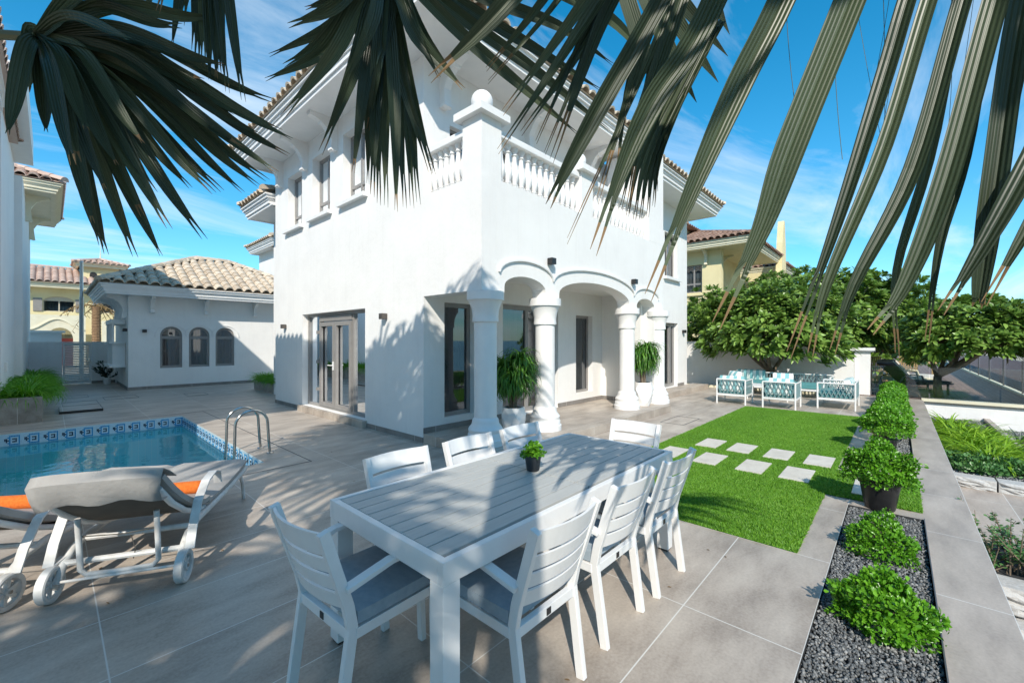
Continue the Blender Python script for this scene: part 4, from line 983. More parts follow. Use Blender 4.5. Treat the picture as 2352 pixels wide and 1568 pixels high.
mb = MB(); mb.quad((3.4, -1.6, -1.0), (5.2, -1.6, -1.0), (5.2, -.505, -1.0), (3.4, -.505, -1.0)); kind(mb.build('sand', M['soil']), 'structure')
DL = [(13.6, -.85), (12.8, -.95), (12.0, -.9), (11.3, -1.0), (10.7, -.95), (10.2, -1.1), (12.4, -1.15), (11.6, -1.25), (10.9, -1.3)]
for i, (x, y) in enumerate(DL):
    clump('daylily', (x, y, -.45), 190, .66, .030, .16, 1.7, M['lily'], 'yellow green strap leaved tuft in the row beside the white retaining wall', 'daylily', 'daylilies in the lower bed')
bush('creeping_plant', (10.0, -.95, .04), .50, .45, .18, 2400, .055, M['succulent'], 'low leafy creeper spilling over the stone blocks below the daylilies', 'plant', base=-.45)
bush('creeping_plant', (9.9, -1.55, .02), .35, .30, .14, 900, .05, M['succulent'], 'low leafy creeper at the right end of the daylily bed', 'plant', base=-.45)
clump('daylily', (13.6, -2.3, -.62), 110, .6, .03, .1, 1.5, M['grasspl'], 'green tuft in the far right bed at the picture edge', 'plant')
ag = clump('agave', (14.1, -1.95, -.62), 11, .42, .05, .05, .3, M['agave'], 'small grey agave with stiff spikes near the retaining wall', 'agave', up=.7)
# upright succulent shrub in the nearest lower bed
ss = thing('succulent_shrub', 'leggy green jade shrub with upright twigs above the rough stone blocks', 'shrub', (5.95, -.95, -.46))
P = []; T = []; mb = MB()
for i in range(95):
    g = random.random() * 6.28; e = random.uniform(.5, 1.45); L = random.uniform(.2, .52); b = V((random.uniform(-.34, .34), random.uniform(-.45, .4), 0))
    d = V((cos(g) * cos(e), sin(g) * cos(e), sin(e))); mb.tube([b, b + d * L * .5, b + d * L + V((0, 0, .02))], [.006, .005, .002], 5)
    for j in range(int(L * 75)):
        t = .2 + .8 * random.random(); P.append(b + d * L * t); a = random.random() * 6.28; T.append((cos(a), sin(a), .35))
mb.build('stem', M['bark'], ss)
n = len(P); vs, fs = leafcloud(np.array(P), np.array(T), rdir(n) * .5 + [0, 0, 1], np.full(n, .036), np.full(n, .024)); npmesh('foliage', vs, fs, M['succulent'], ss)
# spotlight
sp = thing('garden_spotlight', 'small black ribbed spotlight on a spike in the gravel below the shrub', 'spotlight', (3.72, .06, 0))
mb = MB(); mb.lathe([(.006, -.03), (.006, .04)], (0, 0, 0), 8); mb.build('spike', M['steelpost'], sp)
mb = MB(); mb.tube([(-.045, -.01, .055), (.03, .005, .09)], [.026, .03], 16)
for i in range(12): g = i * pi / 6; c = V((-.04, -.01, .057)); mb.bar(c + V((0, cos(g) * .028, sin(g) * .028)), c + V((.055, .008 + cos(g) * .031, .025 + sin(g) * .031)), .005, .006)
mb.build('lamp_head', M['black'], sp)
# big rock
rk = bmesh.new(); bmesh.ops.create_icosphere(rk, subdivisions=3, radius=1)
for v in rk.verts: v.co = V((v.co.x * .35, v.co.y * .75, max(v.co.z, -.2) * .22)) * (1 + .18 * math.sin(v.co.y * 9 + v.co.x * 7) + random.uniform(-.06, .06))
me = bpy.data.meshes.new('rock'); rk.to_mesh(me); rk.free(); me.materials.append(M['rock']); o = bpy.data.objects.new('rock', me); COL.objects.link(o); o.location = (16.75, -.05, .05)
tag(o, 'pale rough boulder lying on the deck behind the hedge', 'rock')

# ------------------------------------------------------------------ dining set
tb = thing('dining_table', 'long grey slatted dining table with white frame and legs', 'table', (2.13, 1.77, 0))
TX, TY = 1.08, .45
mb = MB(); nb = 9; w = (2 * TY - .03) / nb
for i in range(nb):
    y = -TY + .015 + i * w
    for (a, b) in ((-TX, -.0035), (.0035, TX)): mb.box(a, y + .003, .722, b, y + w - .003, .75)
mb.build('table_top', M['tabletop'], tb, bev=.002)

mb = MB(); mb.box(-TX - .035, -TY - .035, .655, TX + .035, -TY, .748); mb.box(-TX - .035, TY, .655, TX + .035, TY + .035, .748)
mb.box(-TX - .035, -TY, .655, -TX, TY, .748); mb.box(TX, -TY, .655, TX + .035, TY, .748); mb.box(-.03, -TY, .66, .03, TY, .719)
mb.build('table_frame', M['white_metal'], tb, bev=.003)
for sx in (-1, 1):
    for sy in (-1, 1):
        mb = MB(); x = sx * (TX - .01); y = sy * (TY - .01); mb.box(x - .043, y - .043, .012, x + .043, y + .043, .654); l = mb.build('leg', M['white_metal'], tb, bev=.004)
        mb = MB(); mb.box(x - .035, y - .035, 0, x + .035, y + .035, .011); mb.build('foot_pad', M['black'], l)
def cushion(mb, x0, y0, z0, x1, y1, z1, nx=10, ny=10, puff=.012, wr=.004):
    """soft box: grid with rounded rim"""
    vs = []; fs = []; W = nx + 1
    for side in (1, -1):
        for j in range(ny + 1):
            for i in range(nx + 1):
                u, v_ = i / nx * 2 - 1, j / ny * 2 - 1; e = max(abs(u), abs(v_))
                x = (x0 + x1) / 2 + (x1 - x0) / 2 * u * (1 - .02 * abs(v_) ** 6); y = (y0 + y1) / 2 + (y1 - y0) / 2 * v_ * (1 - .02 * abs(u) ** 6)
                h = (z1 - z0) / 2 * (1 - .22 * e ** 10) + puff * (1 - u * u) * (1 - v_ * v_) + random.uniform(-wr, wr) * (e < .97)
                vs.append((x, y, (z0 + z1) / 2 + side * h))
    o = W * (ny + 1)
    for j in range(ny):
        for i in range(nx):
            a = j * W + i; fs.append((a, a + 1, a + 1 + W, a + W)); fs.append((o + a, o + a + W, o + a + W + 1, o + a + 1))
    rim = [i for i in range(nx + 1)] + [j * W + nx for j in range(1, ny + 1)] + [ny * W + i for i in range(nx - 1, -1, -1)] + [j * W for j in range(ny - 1, 0, -1)]
    for k in range(len(rim)): a, b = rim[k], rim[(k + 1) % len(rim)]; fs.append((a, a + o, b + o, b))
    mb.add(vs, fs)
def make_chair():
    t = thing('dining_chair', '', 'chair', (0, 0, 0), group='white slatted dining chairs round the grey table')
    for s in (-1, 1):
        mb = MB(); mb.strip([(s * .205, -.275, 0), (s * .21, -.215, .42), (s * .212, -.235, .52), (s * .222, -.345, .86)], .030, .045, up=(0, 1, .15)); mb.build('leg', M['white_metal'], t, bev=.003)
        mb = MB(); mb.strip([(s * .21, .23, 0), (s * .215, .215, .40), (s * .225, .21, .635)], .030, .040, up=(0, 1, 0)); mb.build('leg', M['white_metal'], t, bev=.003)
        mb = MB(); mb.strip([(s * .228, -.255, .60), (s * .24, -.05, .645), (s * .24, .24, .648)], .048, .022); mb.build('armrest', M['white_metal'], t, bev=.003)
    mb = MB(); mb.box(-.198, -.235, .375, .198, -.205, .42); mb.box(-.198, .195, .375, .198, .225, .42); mb.box(-.228, -.205, .375, -.198, .195, .42); mb.box(.198, -.205, .375, .228, .195, .42)
    for y in (-.12, 0, .12): mb.box(-.198, y - .02, .395, .198, y + .02, .41)
    mb.build('seat_frame', M['white_metal'], t, bev=.002)
    def back(z): f = (z - .50) / .36; return -.232 - .113 * f
    mb = MB()
    for (za, zb) in ((.515, .583), (.600, .662), (.680, .742), (.760, .856)):
        n = 10; vs = []
        for i in range(n + 1):
            x = -.205 + .41 * i / n; c = -.035 * (1 - (x / .205) ** 2)
            for (yy, z) in ((back(za) + c, za), (back(za) + c - .014, za), (back(zb) + c - .014, zb), (back(zb) + c, zb)): vs.append((x, yy, z))
        fs = [(0, 1, 2, 3), (4 * n, 4 * n + 3, 4 * n + 2, 4 * n + 1)]
        for i in range(n):
            for k in range(4): fs.append((4 * i + k, 4 * i + 4 + k, 4 * i + 4 + (k + 1) % 4, 4 * i + (k + 1) % 4))
        mb.add(vs, fs)
    mb.build('backrest', M['white_metal'], t)
    mb = MB(); cushion(mb, -.225, -.20, .422, .225, .235, .49); mb.build('seat_cushion', M['cushion'], t, smooth=True)
    mb = MB(); mb.box(-.015, -.238, .383, .015, -.2355, .413); mb.build('badge', M['black'], t)
    return t
ch = make_chair()
CH_ = [((1.50, 1.385), 0, 'chair on the near long side of the table, largest and leftmost of three'), ((2.155, 1.40), 0, 'middle one of the three chairs on the near long side of the table'),
       ((2.76, 1.385), 0, 'chair on the near long side closest to the lawn'), ((1.56, 2.12), pi, 'chair on the far long side nearest the pool'), ((2.17, 2.10), pi, 'middle chair on the far long side of the table'),
       ((2.77, 2.10), pi, 'chair on the far long side behind the small potted plant'), ((1.04, 1.88), -pi / 2 + .06, 'armchair at the near left end of the table, facing it'), ((3.27, 1.77), pi / 2, 'chair at the far right end of the table, only its slatted back showing')]
for i, (p, a, l) in enumerate(CH_):
    c = ch if i == 0 else copytree(ch); c.location = (*p, 0); c.rotation_euler = (0, 0, a); c['label'] = 'white ' + l
# small pot on the table
tp = thing('table_plant', 'little green bushy plant in a charcoal pot on the dining table', 'potted plant', (2.14, 1.77, .751))
mb = MB(); mb.lathe([(.038, 0), (.042, .004), (.056, .105), (.058, .108), (.056, .11), (.050, .104), (.045, .09), (.005, .088)], seg=32); mb.build('pot', M['darkpot'], tp, smooth=True)
P = []; T = []; mb = MB()
for i in range(70):
    d = V(rdir(1)[0]); d.z = abs(d.z) * .9 + .1; q = V((0, 0, .09)) + V((d.x * .075, d.y * .075, d.z * .085)) * random.uniform(.55, 1.05)
    mb.tube([(d.x * .02, d.y * .02, .085), q], [.0016, .001], 4)
    for j in range(9): a = rdir(1)[0]; P.append(q + V(a) * .004); T.append(tuple(a + np.array(d) * .8))
mb.build('stem', M['bush'], tp); n = len(P)
vs, fs = leafcloud(np.array(P), np.array(T), rdir(n) + [0, 0, .8], np.full(n, .019), np.full(n, .014)); npmesh('foliage', vs, fs, M['bush'], tp)

# ------------------------------------------------------------------ sun loungers
def make_lounger():
    t = thing('sun_lounger', '', 'sun lounger', group='taupe sun loungers beside the pool')
    w = .31
    mb = MB()
    for s in (-1, 1):
        x = s * w; mb.tube([(x, .0, .10), (x, .06, .19), (x, .16, .255), (x, .32, .285), (x, .6, .275), (x, 1.2, .26), (x, 1.6, .265), (x, 1.72, .28)], .023, 10)
    for (y, z) in ((.07, .20), (.26, .275), (1.71, .28)): mb.tube([(-w, y, z), (w, y, z)], .019, 8)
    mb.tube([(-w, 0, .115), (w, 0, .115)], .009, 8); mb.build('frame', M['dirty_white'], t, smooth=True)
    for s in (-1, 1):
        mb = MB(); mb.tube([(s * w, 1.50, .265), (s * (w + .01), 1.56, .16), (s * (w + .015), 1.58, 0)], .017, 8); mb.build('leg', M['dirty_white'], t, smooth=True)
        x = s * (w + .055); mb = MB()
        mb.strip([(x, .03, .20), (x, .08, .32), (x, .18, .47), (x, .34, .565), (x, .50, .585), (x, .60, .55), (x, .62, .46)], .055, .012, up=[(0, -1, .5), (0, -1, .7), (0, -.8, 1), (0, -.3, 1), (0, 0, 1), (0, .8, .8), (0, 1, .2)]); mb.strip([(x - s * .04, .10, .23), (x, .03, .20)], .05, .012)
        mb.build('armrest', M['dirty_white'], t, bev=.002)
        # wheel
        x = s * (w + .03); mb = MB(); R = .105
        ring = [(R, -.02), (R, .02), (R - .008, .026), (R - .028, .022), (R - .030, .008), (R - .03, -.008), (R - .028, -.022), (R - .008, -.026)]
        vs = []; sg = 28
        for k in range(sg):
            g = 2 * pi * k / sg
            for r_, h in ring: vs.append((x + h, r_ * cos(g), .105 + r_ * sin(g)))
        m = len(ring); mb.add(vs, [(k * m + j, k * m + (j + 1) % m, ((k + 1) % sg) * m + (j + 1) % m, ((k + 1) % sg) * m + j) for k in range(sg) for j in range(m)])
        for k in range(6): g = k * pi / 3 + .3; mb.bar((x, .02 * cos(g), .105 + .02 * sin(g)), (x, (R - .02) * cos(g), .105 + (R - .02) * sin(g)), .022, .02, up=(1, 0, 0))
        mb.tube([(x - .02, 0, .105), (x + .022, 0, .105)], .024, 14); wh = mb.build('wheel', M['dirty_white'], t, smooth=True)
        mb = MB(); mb.tube([(x + s * .02, 0, .105), (x + s * .03, 0, .105)], .011, 8); mb.build('axle_cap', M['steel'], wh)
    # prop frame under the back
    mb = MB(); u = .20
    mb.tube([(-u, -.02, .50), (-u, -.0, .30), (-u, .01, .17), (-u + .03, .012, .135), (0, .012, .13), (u - .03, .012, .135), (u, .01, .17), (u, 0, .30), (u, -.02, .50)], .016, 10); mb.build('prop_frame', M['dirty_white'], t, smooth=True)
    # backrest side bars
    mb = MB()
    for s in (-1, 1): mb.tube([(s * (w - .035), .60, .28), (s * (w - .035), .42, .32), (s * (w - .035), .22, .40), (s * (w - .035), .0, .53), (s * (w - .035), -.20, .69)], .02, 10)
    mb.tube([(-w + .035, -.20, .69), (w - .035, -.20, .69)], .018, 8); mb.build('back_frame', M['white_metal'], t, smooth=True)
    def slab(prof, th, wd, mat, nm, off=0):
        n = len(prof); vs = []; nx = 9
        for i in range(n):
            y, z = prof[i]; a = V(prof[min(i + 1, n - 1)]) - V(prof[max(i - 1, 0)]); nn = V((-a.y, a.x)).normalized()
            if nn.y < 0: nn = -nn
            for k in range(nx): 
                f = k / (nx - 1) * 2 - 1; hh = th * (1 - .35 * abs(f) ** 8); vs.append((f * wd, y + nn.x * (hh + off), z + nn.y * (hh + off) + random.uniform(-.003, .003)))
            for k in range(nx):
                f = 1 - k / (nx - 1) * 2; vs.append((f * wd, y + nn.x * off, z + nn.y * off + th * .25 * abs(f) ** 8))
        m = 2 * nx; fs = [(i * m + k, i * m + (k + 1) % m, (i + 1) * m + (k + 1) % m, (i + 1) * m + k) for i in range(n - 1) for k in range(m)]
        fs += [tuple(range(m))[::-1], tuple((n - 1) * m + k for k in range(m))]
        mb = MB(); mb.add(vs, fs); return mb.build(nm, mat, t, smooth=True)
    bp = [(-.26, .735), (-.22, .70), (-.1, .605), (.05, .505), (.2, .42), (.35, .355), (.50, .31), (.6, .30)]
    slab(bp, .085, .315, M['taupe'], 'back_cushion', .012)
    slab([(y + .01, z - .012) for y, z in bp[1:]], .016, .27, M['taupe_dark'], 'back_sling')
    slab([(.60, .30), (.8, .285), (1.1, .278), (1.4, .28), (1.6, .29), (1.75, .30)], .065, .315, M['taupe'], 'seat_cushion')
    # cushion hood folded over the top
    mb = MB(); n = 13; vs = []; hood = [(-.10, .745), (-.2, .805), (-.29, .845), (-.325, .80), (-.315, .73), (-.27, .66), (-.20, .645)]
    for i, (y, z) in enumerate(hood):
        for k in range(n):
            f = k / (n - 1) * 2 - 1; vs.append((f * (.305 - .012 * (i > 3)) + .02, y + .03 * abs(f) ** 6 + random.uniform(-.003, .003), z - .02 * abs(f) ** 5 + .012 * sin(7 * f + i) * (i > 3)))
    mb.add(vs, [(i * n + k, i * n + k + 1, (i + 1) * n + k + 1, (i + 1) * n + k) for i in range(len(hood) - 1) for k in range(n - 1)])
    o = mb.build('cushion_hood', M['taupe'], t, recalc=False, smooth=True); sd = o.modifiers.new('solid', 'SOLIDIFY'); sd.thickness = .006
    mb = MB(); mb.tube([(-.2, 0, .38), (0, .02, .36), (.2, 0, .38)], .004, 5); mb.tube([(.05, .02, .347), (.07, .03, .25), (.03, .1, .16)], .003, 5); mb.build('cord', M['taupe_dark'], t)
    return t
lg = make_lounger(); AX = atan2(.35, .61)
dirL = V((.47, .883)); lg.rotation_euler = (0, 0, atan2(dirL.y, dirL.x) - pi / 2); lg.location = (.30, 3.67, 0); lg['label'] = 'taupe cushioned white sun lounger nearest the dining table, both its wheels in view'
lg2 = copytree(lg); lg2.location = (-.45, 4.12, 0); lg2.rotation_euler = (0, 0, atan2(.80, .60) - pi / 2); lg2['label'] = 'white framed sun lounger cut off by the left picture edge'
def towel(lgr, lab):
    t = thing('rolled_towel', lab, 'towel', group='orange rolled towels on the sun loungers')
    vs = []; mb = MB(); n = 60; sec = []
    for i in range(n): g = i / n * 2 * pi * 4.2; r = .010 + .045 * i / n; sec.append((cos(g) * r, sin(g) * r))
    pts = sec
    nx = 12
    for k in range(nx + 1):
        x = -.26 + .52 * k / nx + 0
        for (a, b) in pts: vs.append((x + (.012 * random.random() if k in (0, nx) else 0), a, b))
    mb.add(vs, [(k * n + i, k * n + i + 1, (k + 1) * n + i + 1, (k + 1) * n + i) for k in range(nx) for i in range(n - 1)])
    o = mb.build('towel_roll', M['orange'], t, recalc=False, smooth=True); s = o.modifiers.new('s', 'SOLIDIFY'); s.thickness = .009
    t.location = lgr.matrix_basis @ V((.0, .62, .44)); t.rotation_euler = lgr.rotation_euler; return t
towel(lg, 'orange towel roll lying on the lounger nearest the dining table'); towel(lg2, 'orange towel roll on the lounger at the left picture edge')

# ------------------------------------------------------------------ teal sofas
def lattice(mb, p0, ex, ez, L, H, n, r=.011):
    """crossing rope straps on a panel: p0 lower corner, ex along, ez up"""
    p0, ex, ez = V(p0), V(ex), V(ez); nn = ex.cross(ez).normalized() * .006
    st = L / n
    for i in range(-1, n + 1):
        for s, off in ((1, nn), (-1, -nn)):
            a, b = i * st + st / 2 - s * st * .9, i * st + st / 2 + s * st * .9
            if a < -1e-6 or a > L or b < -1e-6 or b > L:
                # clip
                def cl(a, b):
                    t0, t1 = 0., 1.; d = b - a
                    for lim, sg in ((0, -1), (L, 1)):
                        if sg * (a - lim) > 0: t0 = max(t0, (lim - a) / d)
                        if sg * (b - lim) > 0: t1 = min(t1, (lim - a) / d)
                    return t0, t1
                t0, t1 = cl(a, b)
                if t1 - t0 < .05: continue
            else: t0, t1 = 0, 1
            A, B = p0 + ex * (a + (b - a) * t0) + ez * (H * t0) + off, p0 + ex * (a + (b - a) * t1) + ez * (H * t1) + off
            mb.bar(A, B, r * 1.7, r * .8, up=nn)
def sofa(label, w, d, loc, rz, seats=1, back_h=.62, arm_h=.60, pillows=(), cat='armchair', name='armchair', arms=True, group='teal and white rope sofas and armchairs'):
    t = thing(name, label, cat, loc, rz, group)      # faces +Y, back at y=-d/2
    hw, hd = w / 2, d / 2; r = .019
    for sx in (-1, 1):
        mb = MB(); mb.tube([(sx * hw, -hd, 0), (sx * hw, -hd, back_h)], r, 8); mb.build('leg', M['white_metal'], t, smooth=True)
        mb = MB(); mb.tube([(sx * hw, hd, 0), (sx * hw, hd, arm_h if arms else .3)], r, 8); mb.build('leg', M['white_metal'], t, smooth=True)
    mb = MB(); mb.tube([(-hw, -hd, back_h), (hw, -hd, back_h)], r * .9, 8)
    for z in (.23,):
        for a, b in (((-hw, -hd), (hw, -hd)), ((hw, -hd), (hw, hd)), ((hw, hd), (-hw, hd)), ((-hw, hd), (-hw, -hd))): mb.bar((*a, z), (*b, z), .03, .045)
    if arms:
        for sx in (-1, 1): mb.tube([(sx * hw, -hd, back_h - .02), (sx * hw, hd, arm_h)], r * .9, 8)
    mb.build('frame', M['white_metal'], t, smooth=True)
    mb = MB(); lattice(mb, (-hw, -hd, .21), (1, 0, 0), (0, 0, 1), w, back_h - .21, max(4, round(w / .085)))
    if arms:
        for sx in (-1, 1): lattice(mb, (sx * hw, -hd, .21), (0, 1, 0), (0, 0, 1), d, arm_h - .22, round(d / .085))
    mb.build('rope_lattice', M['rope'], t)
    mb = MB(); cushion(mb, -hw + .03, -hd + .04, .255, hw - .03, hd, .40, 12, 10, .02, .003); mb.build('seat_cushion', M['teal'], t, smooth=True)
    for k in (range(seats) if seats < 3 else [2]):
        a = -hw + .04 + (w - .08) * k / seats; b = a + (w - .08) / seats - .01; mb = MB(); cushion(mb, a, -.20, -.075, b, .20, .075, 12, 8, .025, .003)
        o = mb.build('back_cushion', M['stripe'], t, smooth=True); o.rotation_euler = (radians(-102) + pi, 0, 0); o.location = (0, -hd + .12, .50)
    for (px, py, ang) in pillows:
        mb = MB(); cushion(mb, -.21, -.21, -.05, .21, .21, .05, 10, 10, .04, .003)
        o = mb.build('pillow', M['stripe'], t, smooth=True); o.rotation_euler = (radians(68), 0, ang); o.location = (px, py, .60)
    return t
sofa('teal rope armchair with its back to the lawn, leftmost of the group', .66, .68, (11.98, 3.13, 0), -pi / 2, pillows=[(-.05, .08, -.7)])
sofa('teal rope armchair with striped cushion, middle one with its back to the lawn', .66, .70, (11.94, 2.08, 0), -pi / 2, pillows=[(.02, .05, .1)])
sofa('teal rope armchair standing sideways to the lawn near the white pillar', 1.12, .70, (12.92, 1.07, 0), 0, cat='armchair')
sofa('teal rope sofa along the white wall behind the armchairs', 2.5, .75, (14.55, 2.6, 0), pi / 2, seats=3, cat='sofa', name='sofa')
ct = thing('coffee_table', 'low white table in the middle of the teal sofas', 'coffee table', (13.3, 2.6, 0))
mb = MB(); mb.box(-.35, -.5, .36, .35, .5, .385); mb.build('table_top', M['white_metal'], ct, bev=.004)
for sx in (-1, 1):
    for sy in (-1, 1): mb = MB(); mb.tube([(sx * .32, sy * .47, 0), (sx * .32, sy * .47, .36)], .016, 8); mb.build('leg', M['white_metal'], ct)

# ------------------------------------------------------------------ deck furniture
def lounge2(label, loc, rz, cloth, fr):
    t = thing('sun_lounger', label, 'sun lounger', loc, rz, 'sun loungers on the neighbouring deck')
    for sx in (-1, 1):
        for y in (.15, 1.75): mb = MB(); mb.box(sx * .3 - .02, y - .02, 0, sx * .3 + .02, y + .02, .32); mb.build('leg', fr, t)
        mb = MB(); mb.strip([(sx * .34, .3, .32), (sx * .34, .4, .52), (sx * .34, .65, .60), (sx * .34, .95, .56), (sx * .34, 1.05, .32)], .04, .03); mb.build('armrest', fr, t)
    mb = MB(); mb.box(-.32, .1, .30, .32, 1.9, .345); mb.build('frame', fr, t)
    mb = MB(); cushion(mb, -.28, .75, .345, .28, 1.9, .40); mb.build('seat_cushion', cloth, t, smooth=True)
    mb = MB(); mb.bar((0, .78, .38), (0, .18, .92), .56, .05, up=(0, .7, .6)); mb.build('backrest', cloth, t); return t
lounge2('dark grey sun lounger just behind the glass fence', (16.75, .42, .013), atan2(-1.1, 1.0) - pi / 2, M['darkcloth'], M['steelpost'])
lounge2('white sun lounger on the deck behind the dark one', (18.7, .45, .013), atan2(-1.5, 1.7) - pi / 2, M['whitecloth'], M['cream_trim'])
lounge2('white sun lounger farther back on the deck next to the wicker chairs', (19.7, .40, .013), atan2(-1.5, 1.7) - pi / 2, M['whitecloth'], M['cream_trim'])
def wchair(label, loc, rz):
    t = thing('wicker_chair', label, 'chair', loc, rz, 'wicker chairs on the neighbouring deck')
    for sx in (-1, 1):
        for y in (-.22, .22): mb = MB(); mb.box(sx * .24 - .02, y - .02, 0, sx * .24 + .02, y + .02, .62 if y > 0 else .42); mb.build('leg', M['wicker'], t)
        mb = MB(); mb.bar((sx * .25, -.24, .64), (sx * .25, .25, .63), .05, .03); mb.build('armrest', M['wicker'], t)
    mb = MB(); mb.box(-.25, -.25, .40, .25, .25, .46); mb.build('seat', M['wicker'], t)
    mb = MB()
    for k in range(9): mb.bar((-.24 + .06 * k, -.24, .44), (-.24 + .06 * k, -.34, .98), .042, .02, up=(0, 1, 0))
    mb.bar((-.26, -.335, .96), (.26, -.335, .96), .04, .04); mb.build('backrest', M['wicker'], t)
wchair('tan wicker chair at the left end of the deck table', (21.6, .62, .013), -pi / 2 - .3); wchair('tan wicker chair with its back to us in front of the deck table', (22.3, -.28, .013), -pi / 2)
dt = thing('deck_table', 'wooden table with wicker chairs on the neighbouring deck', 'table', (23.4, -.2, .013))
mb = MB(); mb.box(-.45, -.9, .70, .45, .9, .75); mb.build('table_top', M['wicker'], dt)
for sx in (-1, 1):
    for sy in (-1, 1): mb = MB(); mb.box(sx * .4 - .03, sy * .82 - .03, 0, sx * .4 + .03, sy * .82 + .03, .70); mb.build('leg', M['wicker'], dt)

# ------------------------------------------------------------------ porch plants
def dracaena(label, loc, ph, pr, ht, R, seed):
    t = thing('potted_dracaena', label, 'potted plant', loc)
    # faceted pot
    mb = MB(); seg = 10; rings = [(pr * .62, 0), (pr * .80, ph * .18), (pr * .98, ph * .48), (pr * 1.0, ph * .72), (pr * .90, ph)]
    vs = []
    for i, (r, z) in enumerate(rings):
        for k in range(seg): g = 2 * pi * (k + .5 * (i % 2)) / seg; rr = r * (1.06 if (k + i) % 2 else .95); vs.append((rr * cos(g), rr * sin(g), z))
    fs = []
    for i in range(len(rings) - 1):
        for k in range(seg):
            a, b, c, d = i * seg + k, i * seg + (k + 1) % seg, (i + 1) * seg + k, (i + 1) * seg + (k + 1) % seg
            fs += [(a, b, c), (b, d, c)] if i % 2 == 0 else [(a, b, d), (a, d, c)]
    fs.append(tuple(range(seg))[::-1]); n0 = (len(rings) - 1) * seg
    o0 = len(vs); vs += [(.8 * v_[0], .8 * v_[1], ph) for v_ in vs[n0:n0 + seg]]; fs += [(n0 + k, n0 + (k + 1) % seg, o0 + (k + 1) % seg, o0 + k) for k in range(seg)]
    mb.add(vs, fs); mb.build('pot', M['white_trim'], t)
    mb = MB(); mb.lathe([(.001, ph - .03), (pr * .78, ph - .03), (pr * .78, ph - .025), (.001, ph - .02)], seg=16); mb.build('soil', M['gravelbase'], t)
    mb = MB(); heads = []
    for i in range(6):
        g = i * 1.05 + seed; L = ht * random.uniform(.62, .98); lean = random.uniform(.03, .16)
        q = [(cos(g) * .03, sin(g) * .03, ph - .05), (cos(g) * (.03 + lean * .4), sin(g) * (.03 + lean * .4), ph + (L - ph) * .55), (cos(g) * (.03 + lean), sin(g) * (.03 + lean), L)]
        mb.tube(q, [.024, .019, .014], 8); heads.append(V(q[-1])); heads.append(V(q[1]).lerp(V(q[2]), .45))
    mb.build('trunk', M['bark'], t)
    V_, F_ = [], []; o = 0
    for h in heads:
        vs, fs = straps(105, R, .026, .03, 2.6, 0, .1, 6); vs = vs + np.array(h); V_.append(vs); F_.append(fs + o); o += len(vs)
    npmesh('foliage', np.concatenate(V_), np.concatenate(F_), M['dracaena'], t); return t
dracaena('tall dracaena with drooping leaves in a white faceted pot between the first two porch columns', (4.86, 4.42, .151), .42, .19, 1.25, .50, 0)
dracaena('dracaena in a white faceted pot between the two right porch columns', (8.98, 4.22, .151), .52, .22, 1.35, .52, 2)

# ------------------------------------------------------------------ frangipani trees
def frangipani(label, loc, h0, crown, rad, nros, seed, LL=.24, group='frangipani trees along the boundary'):
    random.seed(seed); t = thing('frangipani_tree', label, 'tree', loc, group=group)
    cx, cy, cz = crown; rx, ry, rz = rad; mb = MB()
    tips = []
    base = V((0, 0, 0)); fork = V((random.uniform(-.1, .1), random.uniform(-.1, .1), h0)); mb.tube([base, base.lerp(fork, .5) + V((.03, .02, 0)), fork], [.11, .09, .085], 10)
    nl = 7
    for i in range(nl):
        g = 2 * pi * i / nl + random.uniform(-.3, .3); e = random.uniform(.15, .8)
        m1 = V((cx + cos(g) * rx * .45, cy + sin(g) * ry * .45, cz - rz * .35 + e * rz * .5)); c1 = fork.lerp(m1, .5) + V((random.uniform(-.15, .15), random.uniform(-.15, .15), -.08))
        mb.tube([fork, c1, m1], [.065, .05, .04], 8)
        for j in range(5):
            g2 = g + random.uniform(-1.0, 1.0); q = V((cx + cos(g2) * rx * random.uniform(.55, .9), cy + sin(g2) * ry * random.uniform(.55, .9), cz + rz * random.uniform(-.7, .7)))
            mm = m1.lerp(q, .5) + V((0, 0, random.uniform(-.12, .1))); mb.tube([m1, mm, q], [.032, .024, .015], 6)
    mb.build('trunk', M['bark'], t, smooth=True)
    d = rdir(nros); d[:, 2] = np.where(d[:, 2] < -.62, -d[:, 2] * .6, d[:, 2]); d = unit(d)
    ph = rng.random(4) * 6; lum = 1 + .16 * np.sin(3.5 * d[:, 0] + ph[0]) * np.sin(3 * d[:, 1] + ph[1]) + .10 * np.sin(6 * d[:, 2] + ph[2] + 3 * d[:, 0])
    R = (.50 + .54 * rng.random(nros) ** .6) * lum; C = d * R[:, None] * [rx, ry, rz] + [cx, cy, cz]
    k = 13; ang = (rng.random((nros, 1)) * 6.28 + np.arange(k)[None] * 2.399)
    axis = unit(d * .8 + [0, 0, .75] + .35 * rdir(nros)); a = unit(np.cross(axis, rdir(nros))); b = np.cross(axis, a)
    tilt = (.25 + .95 * (np.arange(k) / k))[None, :, None] + .15 * rng.random((nros, k, 1))
    rad_ = a[:, None] * np.cos(ang)[..., None] + b[:, None] * np.sin(ang)[..., None]
    T = axis[:, None] * np.cos(tilt) + rad_ * np.sin(tilt); Nn = axis[:, None] * np.sin(tilt) - rad_ * np.cos(tilt)
    P = np.repeat(C[:, None], k, 1) + T * .02; n = nros * k
    L = LL * (.7 + .5 * rng.random(n)); vs, fs = leafcloud(P.reshape(-1, 3), T.reshape(-1, 3), Nn.reshape(-1, 3), L, L * .34, 'oval', .25)
    npmesh('crown', vs, fs, M['frangi'], t)
    mb = MB()
    for i in range(26):
        q = V(C[i]) + V(d[i]) * .12
        for j in range(5): g = j * 1.257; mb.bar(q, q + V((cos(g) * .03, sin(g) * .03, .012)), .022, .003)
    mb.build('blossom', M['flower'], t); random.seed(seed + 50); return t
